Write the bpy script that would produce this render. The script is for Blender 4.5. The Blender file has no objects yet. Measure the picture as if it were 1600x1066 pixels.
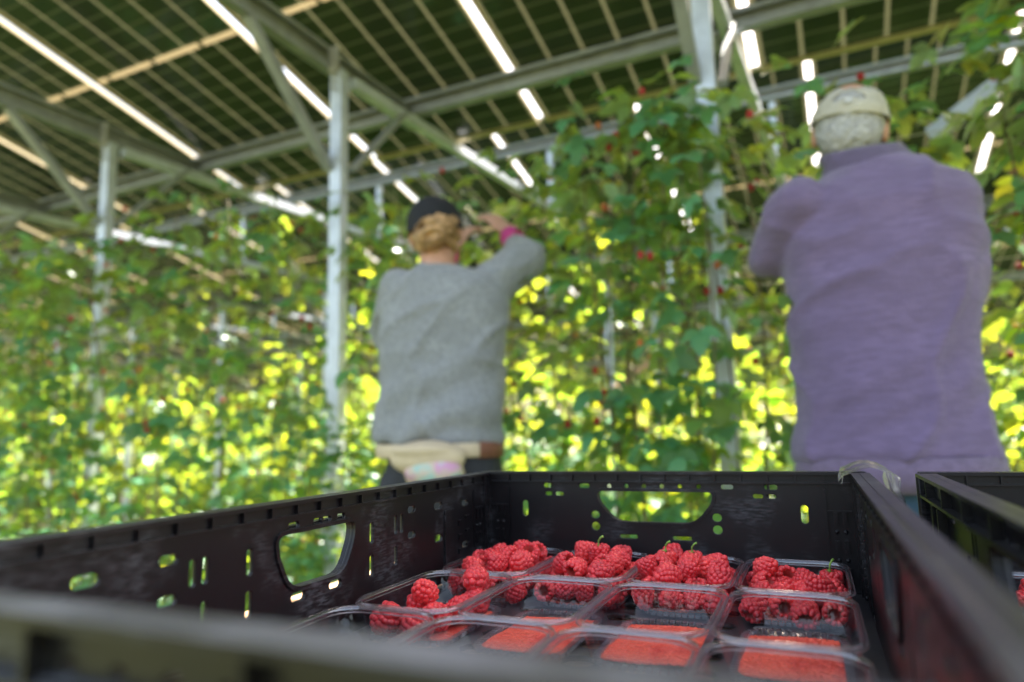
import bpy, math, random
import numpy as np
from mathutils import Vector, Matrix, noise, Euler
R = math.radians
random.seed(7); RNG = np.random.default_rng(7)
SC = bpy.context.scene
COL = SC.collection

# ------------------------------------------------------------------ camera, light, exposure
CAMZ = 0.95
FPX = 1067.0
PITCH, ROLL = R(7.6), R(1.4)
FW = Vector((0, math.cos(PITCH), math.sin(PITCH)))
_up = Vector((0, -math.sin(PITCH), math.cos(PITCH))); _rt = Vector((1, 0, 0))
RT = math.cos(ROLL) * _rt - math.sin(ROLL) * _up
UP = math.cos(ROLL) * _up + math.sin(ROLL) * _rt
camd = bpy.data.cameras.new('camera'); cam = bpy.data.objects.new('camera', camd); COL.objects.link(cam)
cam.matrix_world = Matrix(((RT.x, UP.x, -FW.x, 0), (RT.y, UP.y, -FW.y, 0), (RT.z, UP.z, -FW.z, CAMZ), (0, 0, 0, 1)))
camd.sensor_width = 36; camd.lens = 36 * FPX / 1600
camd.clip_start = 0.01; camd.clip_end = 400
camd.dof.use_dof = True; camd.dof.focus_distance = 0.60; camd.dof.aperture_fstop = 3.1
SC.camera = cam

SUN_AZ, SUN_EL = 39, 57          # degrees; azimuth clockwise from +Y
w = bpy.data.worlds.new('World'); SC.world = w; w.use_nodes = True
nt = w.node_tree; nt.nodes.clear()
sky = nt.nodes.new('ShaderNodeTexSky'); sky.sky_type = 'NISHITA'; sky.sun_disc = False
sky.sun_elevation = R(SUN_EL); sky.sun_rotation = R(SUN_AZ); sky.air_density = 1.0; sky.dust_density = 4.0; sky.ozone_density = 1.0
bg = nt.nodes.new('ShaderNodeBackground'); bg.inputs[1].default_value = 0.15
wo = nt.nodes.new('ShaderNodeOutputWorld')
tint = nt.nodes.new('ShaderNodeMix'); tint.data_type = 'RGBA'; tint.blend_type = 'MULTIPLY'; tint.inputs[0].default_value = 1; tint.inputs[7].default_value = (1.12, .98, .80, 1)
nt.links.new(sky.outputs[0], tint.inputs[6]); nt.links.new(tint.outputs[2], bg.inputs[0]); nt.links.new(bg.outputs[0], wo.inputs[0])
sd = bpy.data.lights.new('sun', 'SUN'); sd.energy = 5.0; sd.angle = R(0.5); sd.color = (1, 0.94, 0.84)
so = bpy.data.objects.new('sun', sd); COL.objects.link(so)
_d = Vector((math.sin(R(SUN_AZ)) * math.cos(R(SUN_EL)), math.cos(R(SUN_AZ)) * math.cos(R(SUN_EL)), math.sin(R(SUN_EL))))
so.rotation_euler = _d.to_track_quat('Z', 'Y').to_euler(); so.location = _d * 30
SC.view_settings.view_transform = 'Standard'; SC.view_settings.look = 'None'; SC.view_settings.gamma = 1
SC.view_settings.exposure = 2.5
SC.cycles.use_denoising = True
SC.cycles.sample_clamp_indirect = 6
SC.cycles.max_bounces = 8; SC.cycles.transparent_max_bounces = 24
SC.cycles.caustics_reflective = False; SC.cycles.caustics_refractive = False

# ------------------------------------------------------------------ frames of reference
YAW = R(25.5)                    # the rows run along U, V crosses them away from the camera
U = Vector((math.cos(YAW), -math.sin(YAW), 0)); V = Vector((math.sin(YAW), math.cos(YAW), 0)); Z = Vector((0, 0, 1))
def P(u, v, z):                  # z relative to the lens height
    return U * u + V * v + Vector((0, 0, z + CAMZ))
def at(x, y, Y):                 # a point seen at pixel x, y of the 1600 px photo at depth Y
    r = FW + RT * ((x - 800) / FPX) + UP * ((533 - y) / FPX)
    return r * (Y / r.y) + Vector((0, 0, CAMZ))

# ------------------------------------------------------------------ object helpers
def tag(o, label=None, cat=None, group=None, kind=None):
    if label: o['label'] = label
    if cat: o['category'] = cat
    if group: o['group'] = group
    if kind: o['kind'] = kind
    return o
def empty(name, loc, rz=0):
    o = bpy.data.objects.new(name, None); COL.objects.link(o); o.empty_display_size = .05
    o.location = loc; o.rotation_euler = (0, 0, rz); return o
def mobj(name, verts, faces, mats=None, parent=None, smooth=False, mi=None, loc=None):
    me = bpy.data.meshes.new(name)
    me.from_pydata([tuple(v) for v in verts] if not isinstance(verts, np.ndarray) else verts.tolist(), [], faces if isinstance(faces, list) else faces.tolist())
    if mats is not None:
        for m in (mats if isinstance(mats, (list, tuple)) else [mats]): me.materials.append(m)
    if mi is not None: me.polygons.foreach_set('material_index', np.array(mi, dtype=np.int32))
    if smooth: me.polygons.foreach_set('use_smooth', np.ones(len(me.polygons), dtype=bool))
    me.update()
    o = bpy.data.objects.new(name, me); COL.objects.link(o)
    if parent: o.parent = parent
    if loc is not None: o.location = loc
    return o
class MB:
    def __init__(s): s.v = []; s.f = []
    def add(s, vs, fs):
        n = len(s.v); s.v += [tuple(p) for p in vs]; s.f += [tuple(i + n for i in f) for f in fs]; return s
    def box(s, c, d, M=None):
        x, y, z = [q / 2 for q in d]
        vs = [Vector((a * x, b * y, e * z)) for a in (-1, 1) for b in (-1, 1) for e in (-1, 1)]
        if M is not None: vs = [M @ p for p in vs]
        vs = [p + Vector(c) for p in vs]
        return s.add(vs, [(0, 1, 3, 2), (4, 6, 7, 5), (0, 4, 5, 1), (2, 3, 7, 6), (0, 2, 6, 4), (1, 5, 7, 3)])
    def bar(s, a, b, w, h, upv=None, profile=None):       # a beam from a to b, or an open profile swept
        a = Vector(a); b = Vector(b); d = (b - a).normalized()
        up = Vector(upv) if upv is not None else (Z if abs(d.z) < .95 else Vector((0, 1, 0)))
        sx = d.cross(up).normalized(); sy = sx.cross(d).normalized()
        pr = profile or [(-w / 2, -h / 2), (w / 2, -h / 2), (w / 2, h / 2), (-w / 2, h / 2)]
        n = len(pr)
        vs = [a + sx * p[0] + sy * p[1] for p in pr] + [b + sx * p[0] + sy * p[1] for p in pr]
        fs = [(i, (i + 1) % n, (i + 1) % n + n, i + n) for i in range(n)] + [tuple(range(n))[::-1], tuple(range(n, 2 * n))]
        return s.add(vs, fs)
    def tube(s, pts, rad, n=8, cap=True):
        pts = [Vector(p) for p in pts]; rr = rad if isinstance(rad, (list, tuple)) else [rad] * len(pts)
        vs = []; fs = []; ref = Vector((.31, .2, .93)).normalized()
        for i, p in enumerate(pts):
            d = (pts[min(i + 1, len(pts) - 1)] - pts[max(i - 1, 0)]).normalized()
            sx = d.cross(ref)
            if sx.length < .05: sx = d.cross(Vector((1, 0, 0)))
            sx.normalize(); sy = d.cross(sx)
            for k in range(n):
                t = 2 * math.pi * k / n; vs.append(p + (sx * math.cos(t) + sy * math.sin(t)) * rr[i])
        for i in range(len(pts) - 1):
            for k in range(n):
                a = i * n + k; b = i * n + (k + 1) % n; fs.append((a, b, b + n, a + n))
        if cap: fs += [tuple(range(n))[::-1], tuple(range(len(pts) * n - n, len(pts) * n))]
        return s.add(vs, fs)
    def loft(s, rings, closed=True, cap0=True, cap1=True):
        n = len(rings[0]); vs = [p for r in rings for p in r]; fs = []
        for i in range(len(rings) - 1):
            for k in range(n if closed else n - 1):
                a = i * n + k; b = i * n + (k + 1) % n; fs.append((a, b, b + n, a + n))
        if cap0: fs.append(tuple(range(n))[::-1])
        if cap1: fs.append(tuple(range(len(vs) - n, len(vs))))
        return s.add(vs, fs)
    def ball(s, c, r, M=None, nu=16, nv=10):
        rx, ry, rz = r if isinstance(r, (tuple, list)) else (r, r, r)
        vs = []; fs = []
        for j in range(nv + 1):
            t = math.pi * j / nv
            for i in range(nu):
                p = 2 * math.pi * i / nu
                q = Vector((rx * math.sin(t) * math.cos(p), ry * math.sin(t) * math.sin(p), rz * math.cos(t)))
                if M is not None: q = M @ q
                vs.append(q + Vector(c))
        for j in range(nv):
            for i in range(nu):
                fs.append((j * nu + i, (j + 1) * nu + i, (j + 1) * nu + (i + 1) % nu, j * nu + (i + 1) % nu))
        return s.add(vs, fs)
    def caps(s, a, ra, b, rb, n=14):                       # tapered limb with round ends
        a = Vector(a); b = Vector(b); d = (b - a); L = d.length; d = d / L if L > 1e-6 else Z
        pts = [a - d * ra * .98, a - d * ra * .8, a - d * ra * .45, a] + [a.lerp(b, t) for t in (.33, .66)] + [b, b + d * rb * .45, b + d * rb * .8, b + d * rb * .98]
        rr = [ra * .2, ra * .6, ra * .89, ra, ra + (rb - ra) * .33, ra + (rb - ra) * .66, rb, rb * .89, rb * .6, rb * .2]
        return s.tube(pts, rr, n)
    def obj(s, name, mat, parent=None, smooth=False, loc=None):
        vs = s.v
        if loc is not None: vs = [tuple(Vector(p) - Vector(loc)) for p in vs]
        o = mobj(name, vs, s.f, mat, parent, smooth)
        if loc is not None and parent is None: o.location = loc
        return o
def bake(o):                       # apply an object's modifiers into its mesh
    dg = bpy.context.evaluated_depsgraph_get()
    me = bpy.data.meshes.new_from_object(o.evaluated_get(dg)); o.modifiers.clear(); old = o.data; o.data = me; bpy.data.meshes.remove(old)
    return o
def fuse(o, vox, smooth=6, fac=.5):
    m = o.modifiers.new('r', 'REMESH'); m.mode = 'VOXEL'; m.voxel_size = vox; m.use_smooth_shade = True
    m2 = o.modifiers.new('s', 'SMOOTH'); m2.iterations = smooth; m2.factor = fac
    bake(o); o.data.polygons.foreach_set('use_smooth', np.ones(len(o.data.polygons), dtype=bool)); return o
def displace(o, fn):
    me = o.data; n = len(me.vertices); co = np.empty(n * 3); no = np.empty(n * 3)
    me.vertices.foreach_get('co', co); me.vertex_normals.foreach_get('vector', no) if hasattr(me, 'vertex_normals') else me.vertices.foreach_get('normal', no)
    co = co.reshape(-1, 3); no = no.reshape(-1, 3)
    d = np.array([fn(Vector(c)) for c in co]); co = co + no * d[:, None]
    me.vertices.foreach_set('co', co.ravel()); me.update(); return o
def chamfer(o, w=.002, seg=2):
    m = o.modifiers.new('b', 'BEVEL'); m.width = w; m.segments = seg; m.limit_method = 'ANGLE'; bake(o); return o

# ------------------------------------------------------------------ materials
class NM:
    def __init__(s, name):
        s.m = bpy.data.materials.new(name); s.m.use_nodes = True; s.t = s.m.node_tree; s.t.nodes.clear()
        s.out = s.n('ShaderNodeOutputMaterial')
    def n(s, typ, **k):
        nd = s.t.nodes.new(typ)
        for a, b in k.items(): setattr(nd, a, b)
        return nd
    def l(s, a, b): s.t.links.new(a, b)
    def setv(s, sock, v):
        if isinstance(v, bpy.types.NodeSocket): s.l(v, sock)
        else:
            sock.default_value = v if not (isinstance(v, tuple) and len(v) == 3 and sock.type == 'RGBA') else (*v, 1)
    def noise(s, scale, detail=4, vec=None, rough=.55):
        t = s.n('ShaderNodeTexNoise'); t.inputs['Scale'].default_value = scale; t.inputs['Detail'].default_value = detail; t.inputs['Roughness'].default_value = rough
        if vec is not None: s.l(vec, t.inputs['Vector'])
        return t.outputs['Fac']
    def coord(s, which='Object', scale=None):
        c = s.n('ShaderNodeTexCoord').outputs[which]
        if scale:
            mp = s.n('ShaderNodeMapping'); mp.inputs['Scale'].default_value = scale; s.l(c, mp.inputs[0]); c = mp.outputs[0]
        return c
    def ramp(s, fac, stops):
        r = s.n('ShaderNodeValToRGB'); e = r.color_ramp.elements
        while len(e) < len(stops): e.new(.5)
        for i, (p, c) in enumerate(stops): e[i].position = p; e[i].color = (*c, 1) if len(c) == 3 else c
        s.l(fac, r.inputs[0]); return r.outputs[0]
    def math(s, op, a, b=0.0, c=None):
        m = s.n('ShaderNodeMath', operation=op); s.setv(m.inputs[0], a); s.setv(m.inputs[1], b)
        if c is not None: s.setv(m.inputs[2], c)
        return m.outputs[0]
    def mix(s, f, a, b):
        m = s.n('ShaderNodeMix', data_type='RGBA'); s.setv(m.inputs[0], f); s.setv(m.inputs[6], a); s.setv(m.inputs[7], b); return m.outputs[2]
    def bump(s, h, strength=.3, dist=.002):
        b = s.n('ShaderNodeBump'); b.inputs['Strength'].default_value = strength; b.inputs['Distance'].default_value = dist; s.l(h, b.inputs['Height']); return b.outputs[0]
    def bsdf(s, **k):
        p = s.n('ShaderNodeBsdfPrincipled')
        for a, b in k.items():
            s.setv(p.inputs[a.replace('_', ' ')], b)
        return p
    def done(s, sh): s.l(sh if isinstance(sh, bpy.types.NodeSocket) else sh.outputs[0], s.out.inputs[0]); return s.m
def simple(name, col, rough=.6, metal=0, var=.15, scale=30, bump=.15, bd=.001, **k):
    m = NM(name); c = m.coord(); f = m.noise(scale, 5, c)
    lo = tuple(x * (1 - var) for x in col); hi = tuple(min(1, x * (1 + var)) for x in col)
    b = m.bsdf(Base_Color=m.ramp(f, [(.3, lo), (.7, hi)]), Roughness=rough, Metallic=metal, Normal=m.bump(f, bump, bd), **k)
    return m.done(b)

def leaf_mat(name, top, under, trans, tw=.45):
    m = NM(name); g = m.n('ShaderNodeNewGeometry'); oi = m.n('ShaderNodeObjectInfo')
    rnd = g.outputs['Random Per Island']
    hs = m.n('ShaderNodeHueSaturation'); hs.inputs['Saturation'].default_value = 1
    m.l(m.math('ADD', m.math('MULTIPLY', rnd, .05), .475), hs.inputs['Hue'])
    m.l(m.math('ADD', m.math('MULTIPLY', rnd, .7), .62), hs.inputs['Value'])
    m.setv(hs.inputs['Color'], m.mix(g.outputs['Backfacing'], top, under))
    b = m.bsdf(Base_Color=hs.outputs[0], Roughness=.38, Specular_IOR_Level=.5, Normal=m.bump(m.noise(60, 3, m.coord()), .3, .002))
    t = m.n('ShaderNodeBsdfTranslucent'); hs2 = m.n('ShaderNodeHueSaturation')
    m.l(m.math('ADD', m.math('MULTIPLY', rnd, .05), .475), hs2.inputs['Hue']); m.l(m.math('ADD', m.math('MULTIPLY', rnd, .6), .7), hs2.inputs['Value'])
    m.setv(hs2.inputs['Color'], trans); m.l(hs2.outputs[0], t.inputs[0])
    x = m.n('ShaderNodeMixShader'); x.inputs[0].default_value = tw
    m.l(b.outputs[0], x.inputs[1]); m.l(t.outputs[0], x.inputs[2]); return m.done(x)
M = {}
M['leaf'] = leaf_mat('raspberry_leaf', (.075, .25, .12), (.26, .40, .29), (.42, .55, .035), .48)
M['leaf_yellow'] = leaf_mat('raspberry_leaf_young', (.12, .26, .07), (.25, .36, .17), (.60, .66, .03), .55)
M['cane'] = simple('cane', (.16, .12, .06), .7, var=.4, scale=60)
M['steel'] = simple('galvanised_steel', (.56, .60, .68), .42, metal=.35, var=.14, scale=18, bump=.1)
M['beam'] = simple('weathered_steel_beam', (.30, .315, .33), .5, metal=.3, var=.18, scale=14)
M['alu'] = simple('aluminium_rail', (.45, .43, .38), .4, metal=.5, var=.1)
M['frame'] = simple('champagne_frame', (.50, .42, .25), .45, metal=.2, var=.08)
M['wire'] = simple('wire', (.4, .4, .4), .4, metal=.8)
M['wood'] = simple('deck_wood', (.45, .27, .15), .7, var=.2, scale=14)
M['rubber'] = simple('rubber', (.02, .02, .02), .8)
M['skin'] = simple('skin', (.56, .30, .20), .5, var=.1, scale=40, Subsurface_Weight=.15, Subsurface_Radius=(.01, .004, .002), Subsurface_Scale=.5)
M['blond'] = simple('blond_hair', (.42, .25, .12), .5, var=.5, scale=55, bump=.8, bd=.006)
M['grey_hair'] = simple('grey_hair', (.40, .39, .39), .6, var=.4, scale=130, bump=.8, bd=.004)
M['black_cap'] = simple('black_cotton', (.012, .013, .017), .85)
M['beige_cap'] = simple('beige_canvas', (.50, .465, .39), .85, var=.12, scale=25, bump=.4, bd=.004)
M['pink'] = simple('pink_cuff', (.62, .06, .25), .8)
M['jeans'] = simple('blue_jeans', (.03, .07, .12), .85, var=.3)
M['dark_trousers'] = simple('dark_trousers', (.03, .032, .04), .85, var=.2)
M['shoe'] = simple('shoe', (.06, .05, .045), .7)
M['eye'] = simple('eye_dark', (.03, .02, .015), .2)
M['pouch'] = simple('cream_pouch', (.62, .50, .34), .7, var=.08)
M['leather'] = simple('brown_leather', (.20, .08, .05), .5)
M['stem'] = simple('berry_stem', (.22, .38, .06), .6, Subsurface_Weight=.1)
def knit(name, col, sc, dk=.62, st=1):
    m = NM(name); c = m.coord(); n1 = m.noise(9, 4, c); n2 = m.noise(sc, 2, m.coord(scale=(1, 1, st))); n3 = m.noise(350, 2, m.coord(scale=(1, 1, .25)))
    col1 = m.mix(m.ramp(n1, [(.3, (0, 0, 0)), (.7, (1, 1, 1))]), tuple(x * .86 for x in col), tuple(x * 1.12 for x in col))
    col2 = m.mix(m.ramp(n2, [(.42, (0, 0, 0)), (.60, (1, 1, 1))]), col1, tuple(x * dk for x in col))
    b = m.bsdf(Base_Color=col2, Roughness=.9, Sheen_Weight=.3, Normal=m.bump(m.math('ADD', n3, n1), .5, .006)); return m.done(b)
M['grey_knit'] = knit('grey_wool', (.29, .30, .32), 80, .80)
M['purple'] = knit('purple_fleece', (.180, .128, .250), 22, .84, 5)
M['purple_collar'] = knit('purple_collar', (.125, .092, .175), 40, .85, 3)
M['purple_rib'] = knit('purple_rib', (.165, .118, .20), 60, .85)
# black crate plastic: scuffed and slightly dusty in blotches; upward faces painted paler as sky light
def crate_mat():
    m = NM('black_plastic'); c = m.coord(); n1 = m.noise(14, 6, c); n2 = m.noise(90, 3, m.coord(scale=(1, 1, 5)))
    f = m.math('MULTIPLY', m.ramp(n1, [(.5, (0, 0, 0)), (.72, (1, 1, 1))]), m.ramp(n2, [(.42, (0, 0, 0)), (.62, (1, 1, 1))]))
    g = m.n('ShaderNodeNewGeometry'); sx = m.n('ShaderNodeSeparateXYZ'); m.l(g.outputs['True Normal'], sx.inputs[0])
    f = m.math('MAXIMUM', f, m.math('MULTIPLY', m.math('GREATER_THAN', sx.outputs[2], .8), m.math('ADD', m.math('MULTIPLY', n1, .45), .03)))  # paler upward faces: sky light put into the colour
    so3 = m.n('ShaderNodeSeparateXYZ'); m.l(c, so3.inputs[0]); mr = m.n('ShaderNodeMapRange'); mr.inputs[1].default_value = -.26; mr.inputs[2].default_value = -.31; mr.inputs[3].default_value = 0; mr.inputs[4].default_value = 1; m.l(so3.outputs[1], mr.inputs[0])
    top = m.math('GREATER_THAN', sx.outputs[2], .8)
    f = m.math('ADD', f, m.math('MULTIPLY', m.math('MULTIPLY', top, mr.outputs[0]), m.math('ADD', m.ramp(m.noise(22, 3, c), [(.45, (.2, .2, .2)), (.62, (1, 1, 1))]), .35)))  # near rim paler still, in spots: painted sky light and sun glints
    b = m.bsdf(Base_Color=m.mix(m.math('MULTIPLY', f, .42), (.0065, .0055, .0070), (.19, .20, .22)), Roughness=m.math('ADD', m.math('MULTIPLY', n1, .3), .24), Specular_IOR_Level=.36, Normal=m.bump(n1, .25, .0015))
    return m.done(b)
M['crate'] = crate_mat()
def clear_plastic(name, tint=(.93, .94, .96), extra=.0, rough=.06, bsc=90, bstr=.3, base=.035):
    m = NM(name); lw = m.n('ShaderNodeLayerWeight'); lw.inputs['Blend'].default_value = .35
    nb = m.bump(m.noise(bsc, 3, m.coord()), bstr, .002)
    tr = m.n('ShaderNodeBsdfTransparent'); m.setv(tr.inputs[0], tint)
    gl = m.n('ShaderNodeBsdfGlossy'); gl.inputs['Roughness'].default_value = rough; m.setv(gl.inputs[0], (.95, .95, 1)); m.l(nb, gl.inputs['Normal']); m.l(nb, lw.inputs['Normal'])
    f = m.math('ADD', m.math('MULTIPLY', m.math('POWER', lw.outputs['Facing'], 2.2), .42), base)
    x = m.n('ShaderNodeMixShader'); m.l(f, x.inputs[0]); m.l(tr.outputs[0], x.inputs[1]); m.l(gl.outputs[0], x.inputs[2])
    if extra:
        d = m.n('ShaderNodeBsdfTranslucent'); m.setv(d.inputs[0], (.7, .7, .72)); y = m.n('ShaderNodeMixShader'); y.inputs[0].default_value = extra
        m.l(x.outputs[0], y.inputs[1]); m.l(d.outputs[0], y.inputs[2]); x = y
    return m.done(x)
M['punnet'] = clear_plastic('clear_punnet_plastic', (.94, .95, .965), 0, .07, 60, .3, .035)
M['punnet_rim'] = clear_plastic('punnet_rim_plastic', (.88, .89, .92), .20, .07, 60, .1, .14)
M['punnet_bead'] = clear_plastic('punnet_bead_plastic', (.88, .90, .94), .34, .05, 60, .1, .2)
M['film'] = clear_plastic('plastic_film', (.80, .80, .80), .20, .2, 18, .8, .12)
def pad_mat():
    m = NM('red_pad'); c = m.coord(scale=(1, 1, 1)); v = m.n('ShaderNodeTexVoronoi'); v.inputs['Scale'].default_value = 240; m.l(c, v.inputs[0])
    b = m.bsdf(Base_Color=m.mix(m.ramp(m.noise(35, 4, c), [(.50, (0, 0, 0)), (.68, (.8, .8, .8))]), m.mix(v.outputs['Distance'], (.93, .13, .075), (.78, .08, .05)), (.60, .035, .03)), Roughness=.45, Normal=m.bump(v.outputs['Distance'], .9, .003), Subsurface_Weight=.1)
    return m.done(b)
M['pad'] = pad_mat()
def berry_mat():
    m = NM('raspberry_skin'); g = m.n('ShaderNodeNewGeometry'); oi = m.n('ShaderNodeObjectInfo')
    r = m.math('ADD', m.math('MULTIPLY', g.outputs['Random Per Island'], .5), m.math('MULTIPLY', oi.outputs['Random'], .5))
    lw = m.n('ShaderNodeLayerWeight'); lw.inputs['Blend'].default_value = .25
    col = m.ramp(r, [(0, (.46, .012, .020)), (.5, (.70, .026, .036)), (1, (.86, .065, .06))])
    n = m.noise(500, 3, m.coord())
    b = m.bsdf(Base_Color=col, Roughness=.36, Subsurface_Weight=.35, Subsurface_Radius=(.004, .0012, .001), Subsurface_Scale=.6, Sheen_Weight=.22, Sheen_Roughness=.4, Sheen_Tint=(1, .75, .75), Normal=m.bump(n, .12, .0006), Coat_Weight=.15)
    return m.done(b)
M['berry'] = berry_mat()
M['berry_core'] = simple('berry_hollow', (.50, .04, .03), .6, Subsurface_Weight=.2)
M['fruit'] = simple('hanging_fruit', (.42, .02, .02), .45)
M['fruit_orange'] = simple('hanging_fruit_unripe', (.60, .18, .05), .45)
def cell_mat():                  # half-cut cells: generated from the panel's own coordinates (x across, y along the slope)
    m = NM('solar_cells'); c = m.coord(); sp = m.n('ShaderNodeSeparateXYZ'); m.l(c, sp.inputs[0]); x, y = sp.outputs[0], sp.outputs[1]
    def line(co, period, wd, off=0.0):
        f = m.math('FRACT', m.math('ADD', m.math('DIVIDE', m.math('ADD', co, off), period), 50.0))
        d = m.math('ABSOLUTE', m.math('SUBTRACT', f, .5)); return m.math('LESS_THAN', m.math('SUBTRACT', .5, d), wd / period / 2)
    lx = line(x, .162, .017)
    ly = line(y, .0925, .012, .0)
    mid = m.math('MULTIPLY', m.math('LESS_THAN', m.math('ABSOLUTE', m.math('SUBTRACT', y, .115)), .015), m.math('SUBTRACT', 1.0, line(x, .332, .022, .08)))
    edge = m.math('GREATER_THAN', m.math('ABSOLUTE', x), .478)
    bus = line(x, .0166, .0012, .004)
    l1 = m.math('MAXIMUM', m.math('MAXIMUM', lx, edge), 0.0)
    cell = m.bsdf(Base_Color=m.mix(m.math('MULTIPLY', bus, .5), (.040, .056, .036), (.09, .10, .08)), Roughness=.12, Specular_IOR_Level=.6, Normal=m.bump(m.noise(5, 2, c), .04, .01))
    def tl(col, dcol):
        t = m.n('ShaderNodeBsdfTranslucent'); m.setv(t.inputs[0], col)
        g = m.n('ShaderNodeBsdfPrincipled'); m.setv(g.inputs['Base Color'], dcol); g.inputs['Roughness'].default_value = .2
        q = m.n('ShaderNodeMixShader'); q.inputs[0].default_value = .5; m.l(t.outputs[0], q.inputs[1]); m.l(g.outputs[0], q.inputs[2]); return q
    def mx(f, a, b):
        q = m.n('ShaderNodeMixShader'); m.l(f, q.inputs[0]); m.l(a.outputs[0], q.inputs[1]); m.l(b.outputs[0], q.inputs[2]); return q
    s1 = mx(ly, cell, tl((.115, .135, .08), (.10, .10, .08)))
    s2 = mx(l1, s1, tl((.28, .28, .21), (.25, .23, .17)))
    s3 = mx(mid, s2, tl((.50, .45, .34), (.5, .4, .3)))
    return m.done(s3)
M['cells'] = cell_mat()
def ground_mat():
    m = NM('grass_soil'); c = m.coord(); n1 = m.noise(1.3, 6, c); n2 = m.noise(25, 6, c)
    col = m.mix(m.ramp(n1, [(.4, (0, 0, 0)), (.6, (1, 1, 1))]), (.07, .11, .03), (.12, .15, .045))
    col = m.mix(m.math('MULTIPLY', n2, .5), col, (.14, .10, .06))
    return m.done(m.bsdf(Base_Color=col, Roughness=.95, Normal=m.bump(n2, .8, .04)))
M['ground'] = ground_mat()
M['grass'] = leaf_mat('grass_blade', (.09, .18, .04), (.12, .2, .05), (.3, .5, .04), .4)
M['tree_leaf'] = leaf_mat('tree_leaf', (.10, .17, .04), (.16, .22, .08), (.42, .55, .06), .5)
M['bark'] = simple('bark', (.13, .10, .07), .9, var=.4, scale=8)

# ------------------------------------------------------------------ setting: ground
gv = []; N = 60
for j in range(N + 1):
    for i in range(N + 1):
        sx = ((i / N) * 2 - 1); sy = ((j / N) * 2 - 1)
        x = 150 * math.copysign(abs(sx) ** 2.2, sx); y = 10 + 150 * math.copysign(abs(sy) ** 2.2, sy)
        gv.append((x, y, -.03 + .03 * noise.noise(Vector((x * .8, y * .8, 0)))))
gf = [(j * (N + 1) + i, j * (N + 1) + i + 1, (j + 1) * (N + 1) + i + 1, (j + 1) * (N + 1) + i) for j in range(N) for i in range(N)]
tag(mobj('ground', gv, gf, M['ground'], smooth=True), kind='structure')

# ------------------------------------------------------------------ solar tables
TAU = R(14); CT, ST = math.cos(TAU), math.sin(TAU)
EDGE_V, EDGE_Z, PITCHV = 3.10, 1.60, 3.30
PL = 2.30
def panel_proto():
    root = empty('solar_panel', (0, 0, 0))
    hw, hl = .497, PL / 2
    mobj('glass', [(-hw, -hl, 0), (hw, -hl, 0), (hw, hl, 0), (-hw, hl, 0), (-hw, -hl, .006), (hw, -hl, .006), (hw, hl, .006), (-hw, hl, .006)],
         [(3, 2, 1, 0), (4, 5, 6, 7), (0, 1, 5, 4), (1, 2, 6, 5), (2, 3, 7, 6), (3, 0, 4, 7)], M['cells'], root)
    f = MB()
    for sx in (-1, 1): f.box((sx * (hw + .0015), 0, -.006), (.009, PL + .01, .020))
    for sy in (-1, 1): f.box((0, sy * (hl + .004), -.006), (2 * hw - .006, .022, .022))
    f.obj('frame', M['frame'], root)
    return root
def copy_tree(o, parent=None):
    c = o.copy(); COL.objects.link(c)
    if parent: c.parent = parent
    for ch in list(o.children): copy_tree(ch, c)
    return c
proto = panel_proto(); first = True
ordn = ['nearest', 'second', 'third', 'fourth', 'fifth', 'sixth']
PANEL_ROT = Matrix((U, V * CT - Z * ST, (V * ST + Z * CT))).transposed().to_euler()
for k in range(6):
    ev = EDGE_V + PITCHV * k
    cv = ev - PL / 2 * CT; cz = EDGE_Z + PL / 2 * ST
    u_l = -1.95 * ev - .9; u_r = .30 * ev + 1.2
    if k == 0: u_l = -5.6; u_r = 1.9
    if k >= 2: u_l = max(u_l, -15 - k)
    off = -.23 if k == 0 else -.02
    i0 = math.floor((u_l - off) / 1.045); i1 = math.ceil((u_r - off) / 1.045)
    for i in range(i0, i1):
        p = proto if first else copy_tree(proto); first = False
        p.location = P(off + 1.045 * (i + .5), cv, cz); p.rotation_euler = PANEL_ROT
        lab_ = 'dark glass solar panel with pale grid lines in the %s tilted roof row' % ordn[k]
        if k < 2: lab_ = 'dark solar panel in the %s tilted roof row, %s from the right end' % (ordn[k], ['first', 'second', 'third', 'fourth', 'fifth', 'sixth', 'seventh', 'eighth', 'ninth', 'tenth', 'eleventh', 'twelfth', 'thirteenth', 'fourteenth', 'fifteenth', 'sixteenth', 'seventeenth', 'eighteenth', 'nineteenth', 'twentieth'][i1 - 1 - i])
        tag(p, lab_, 'solar panel', 'solar panels of the %s roof row' % ordn[k])

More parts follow.
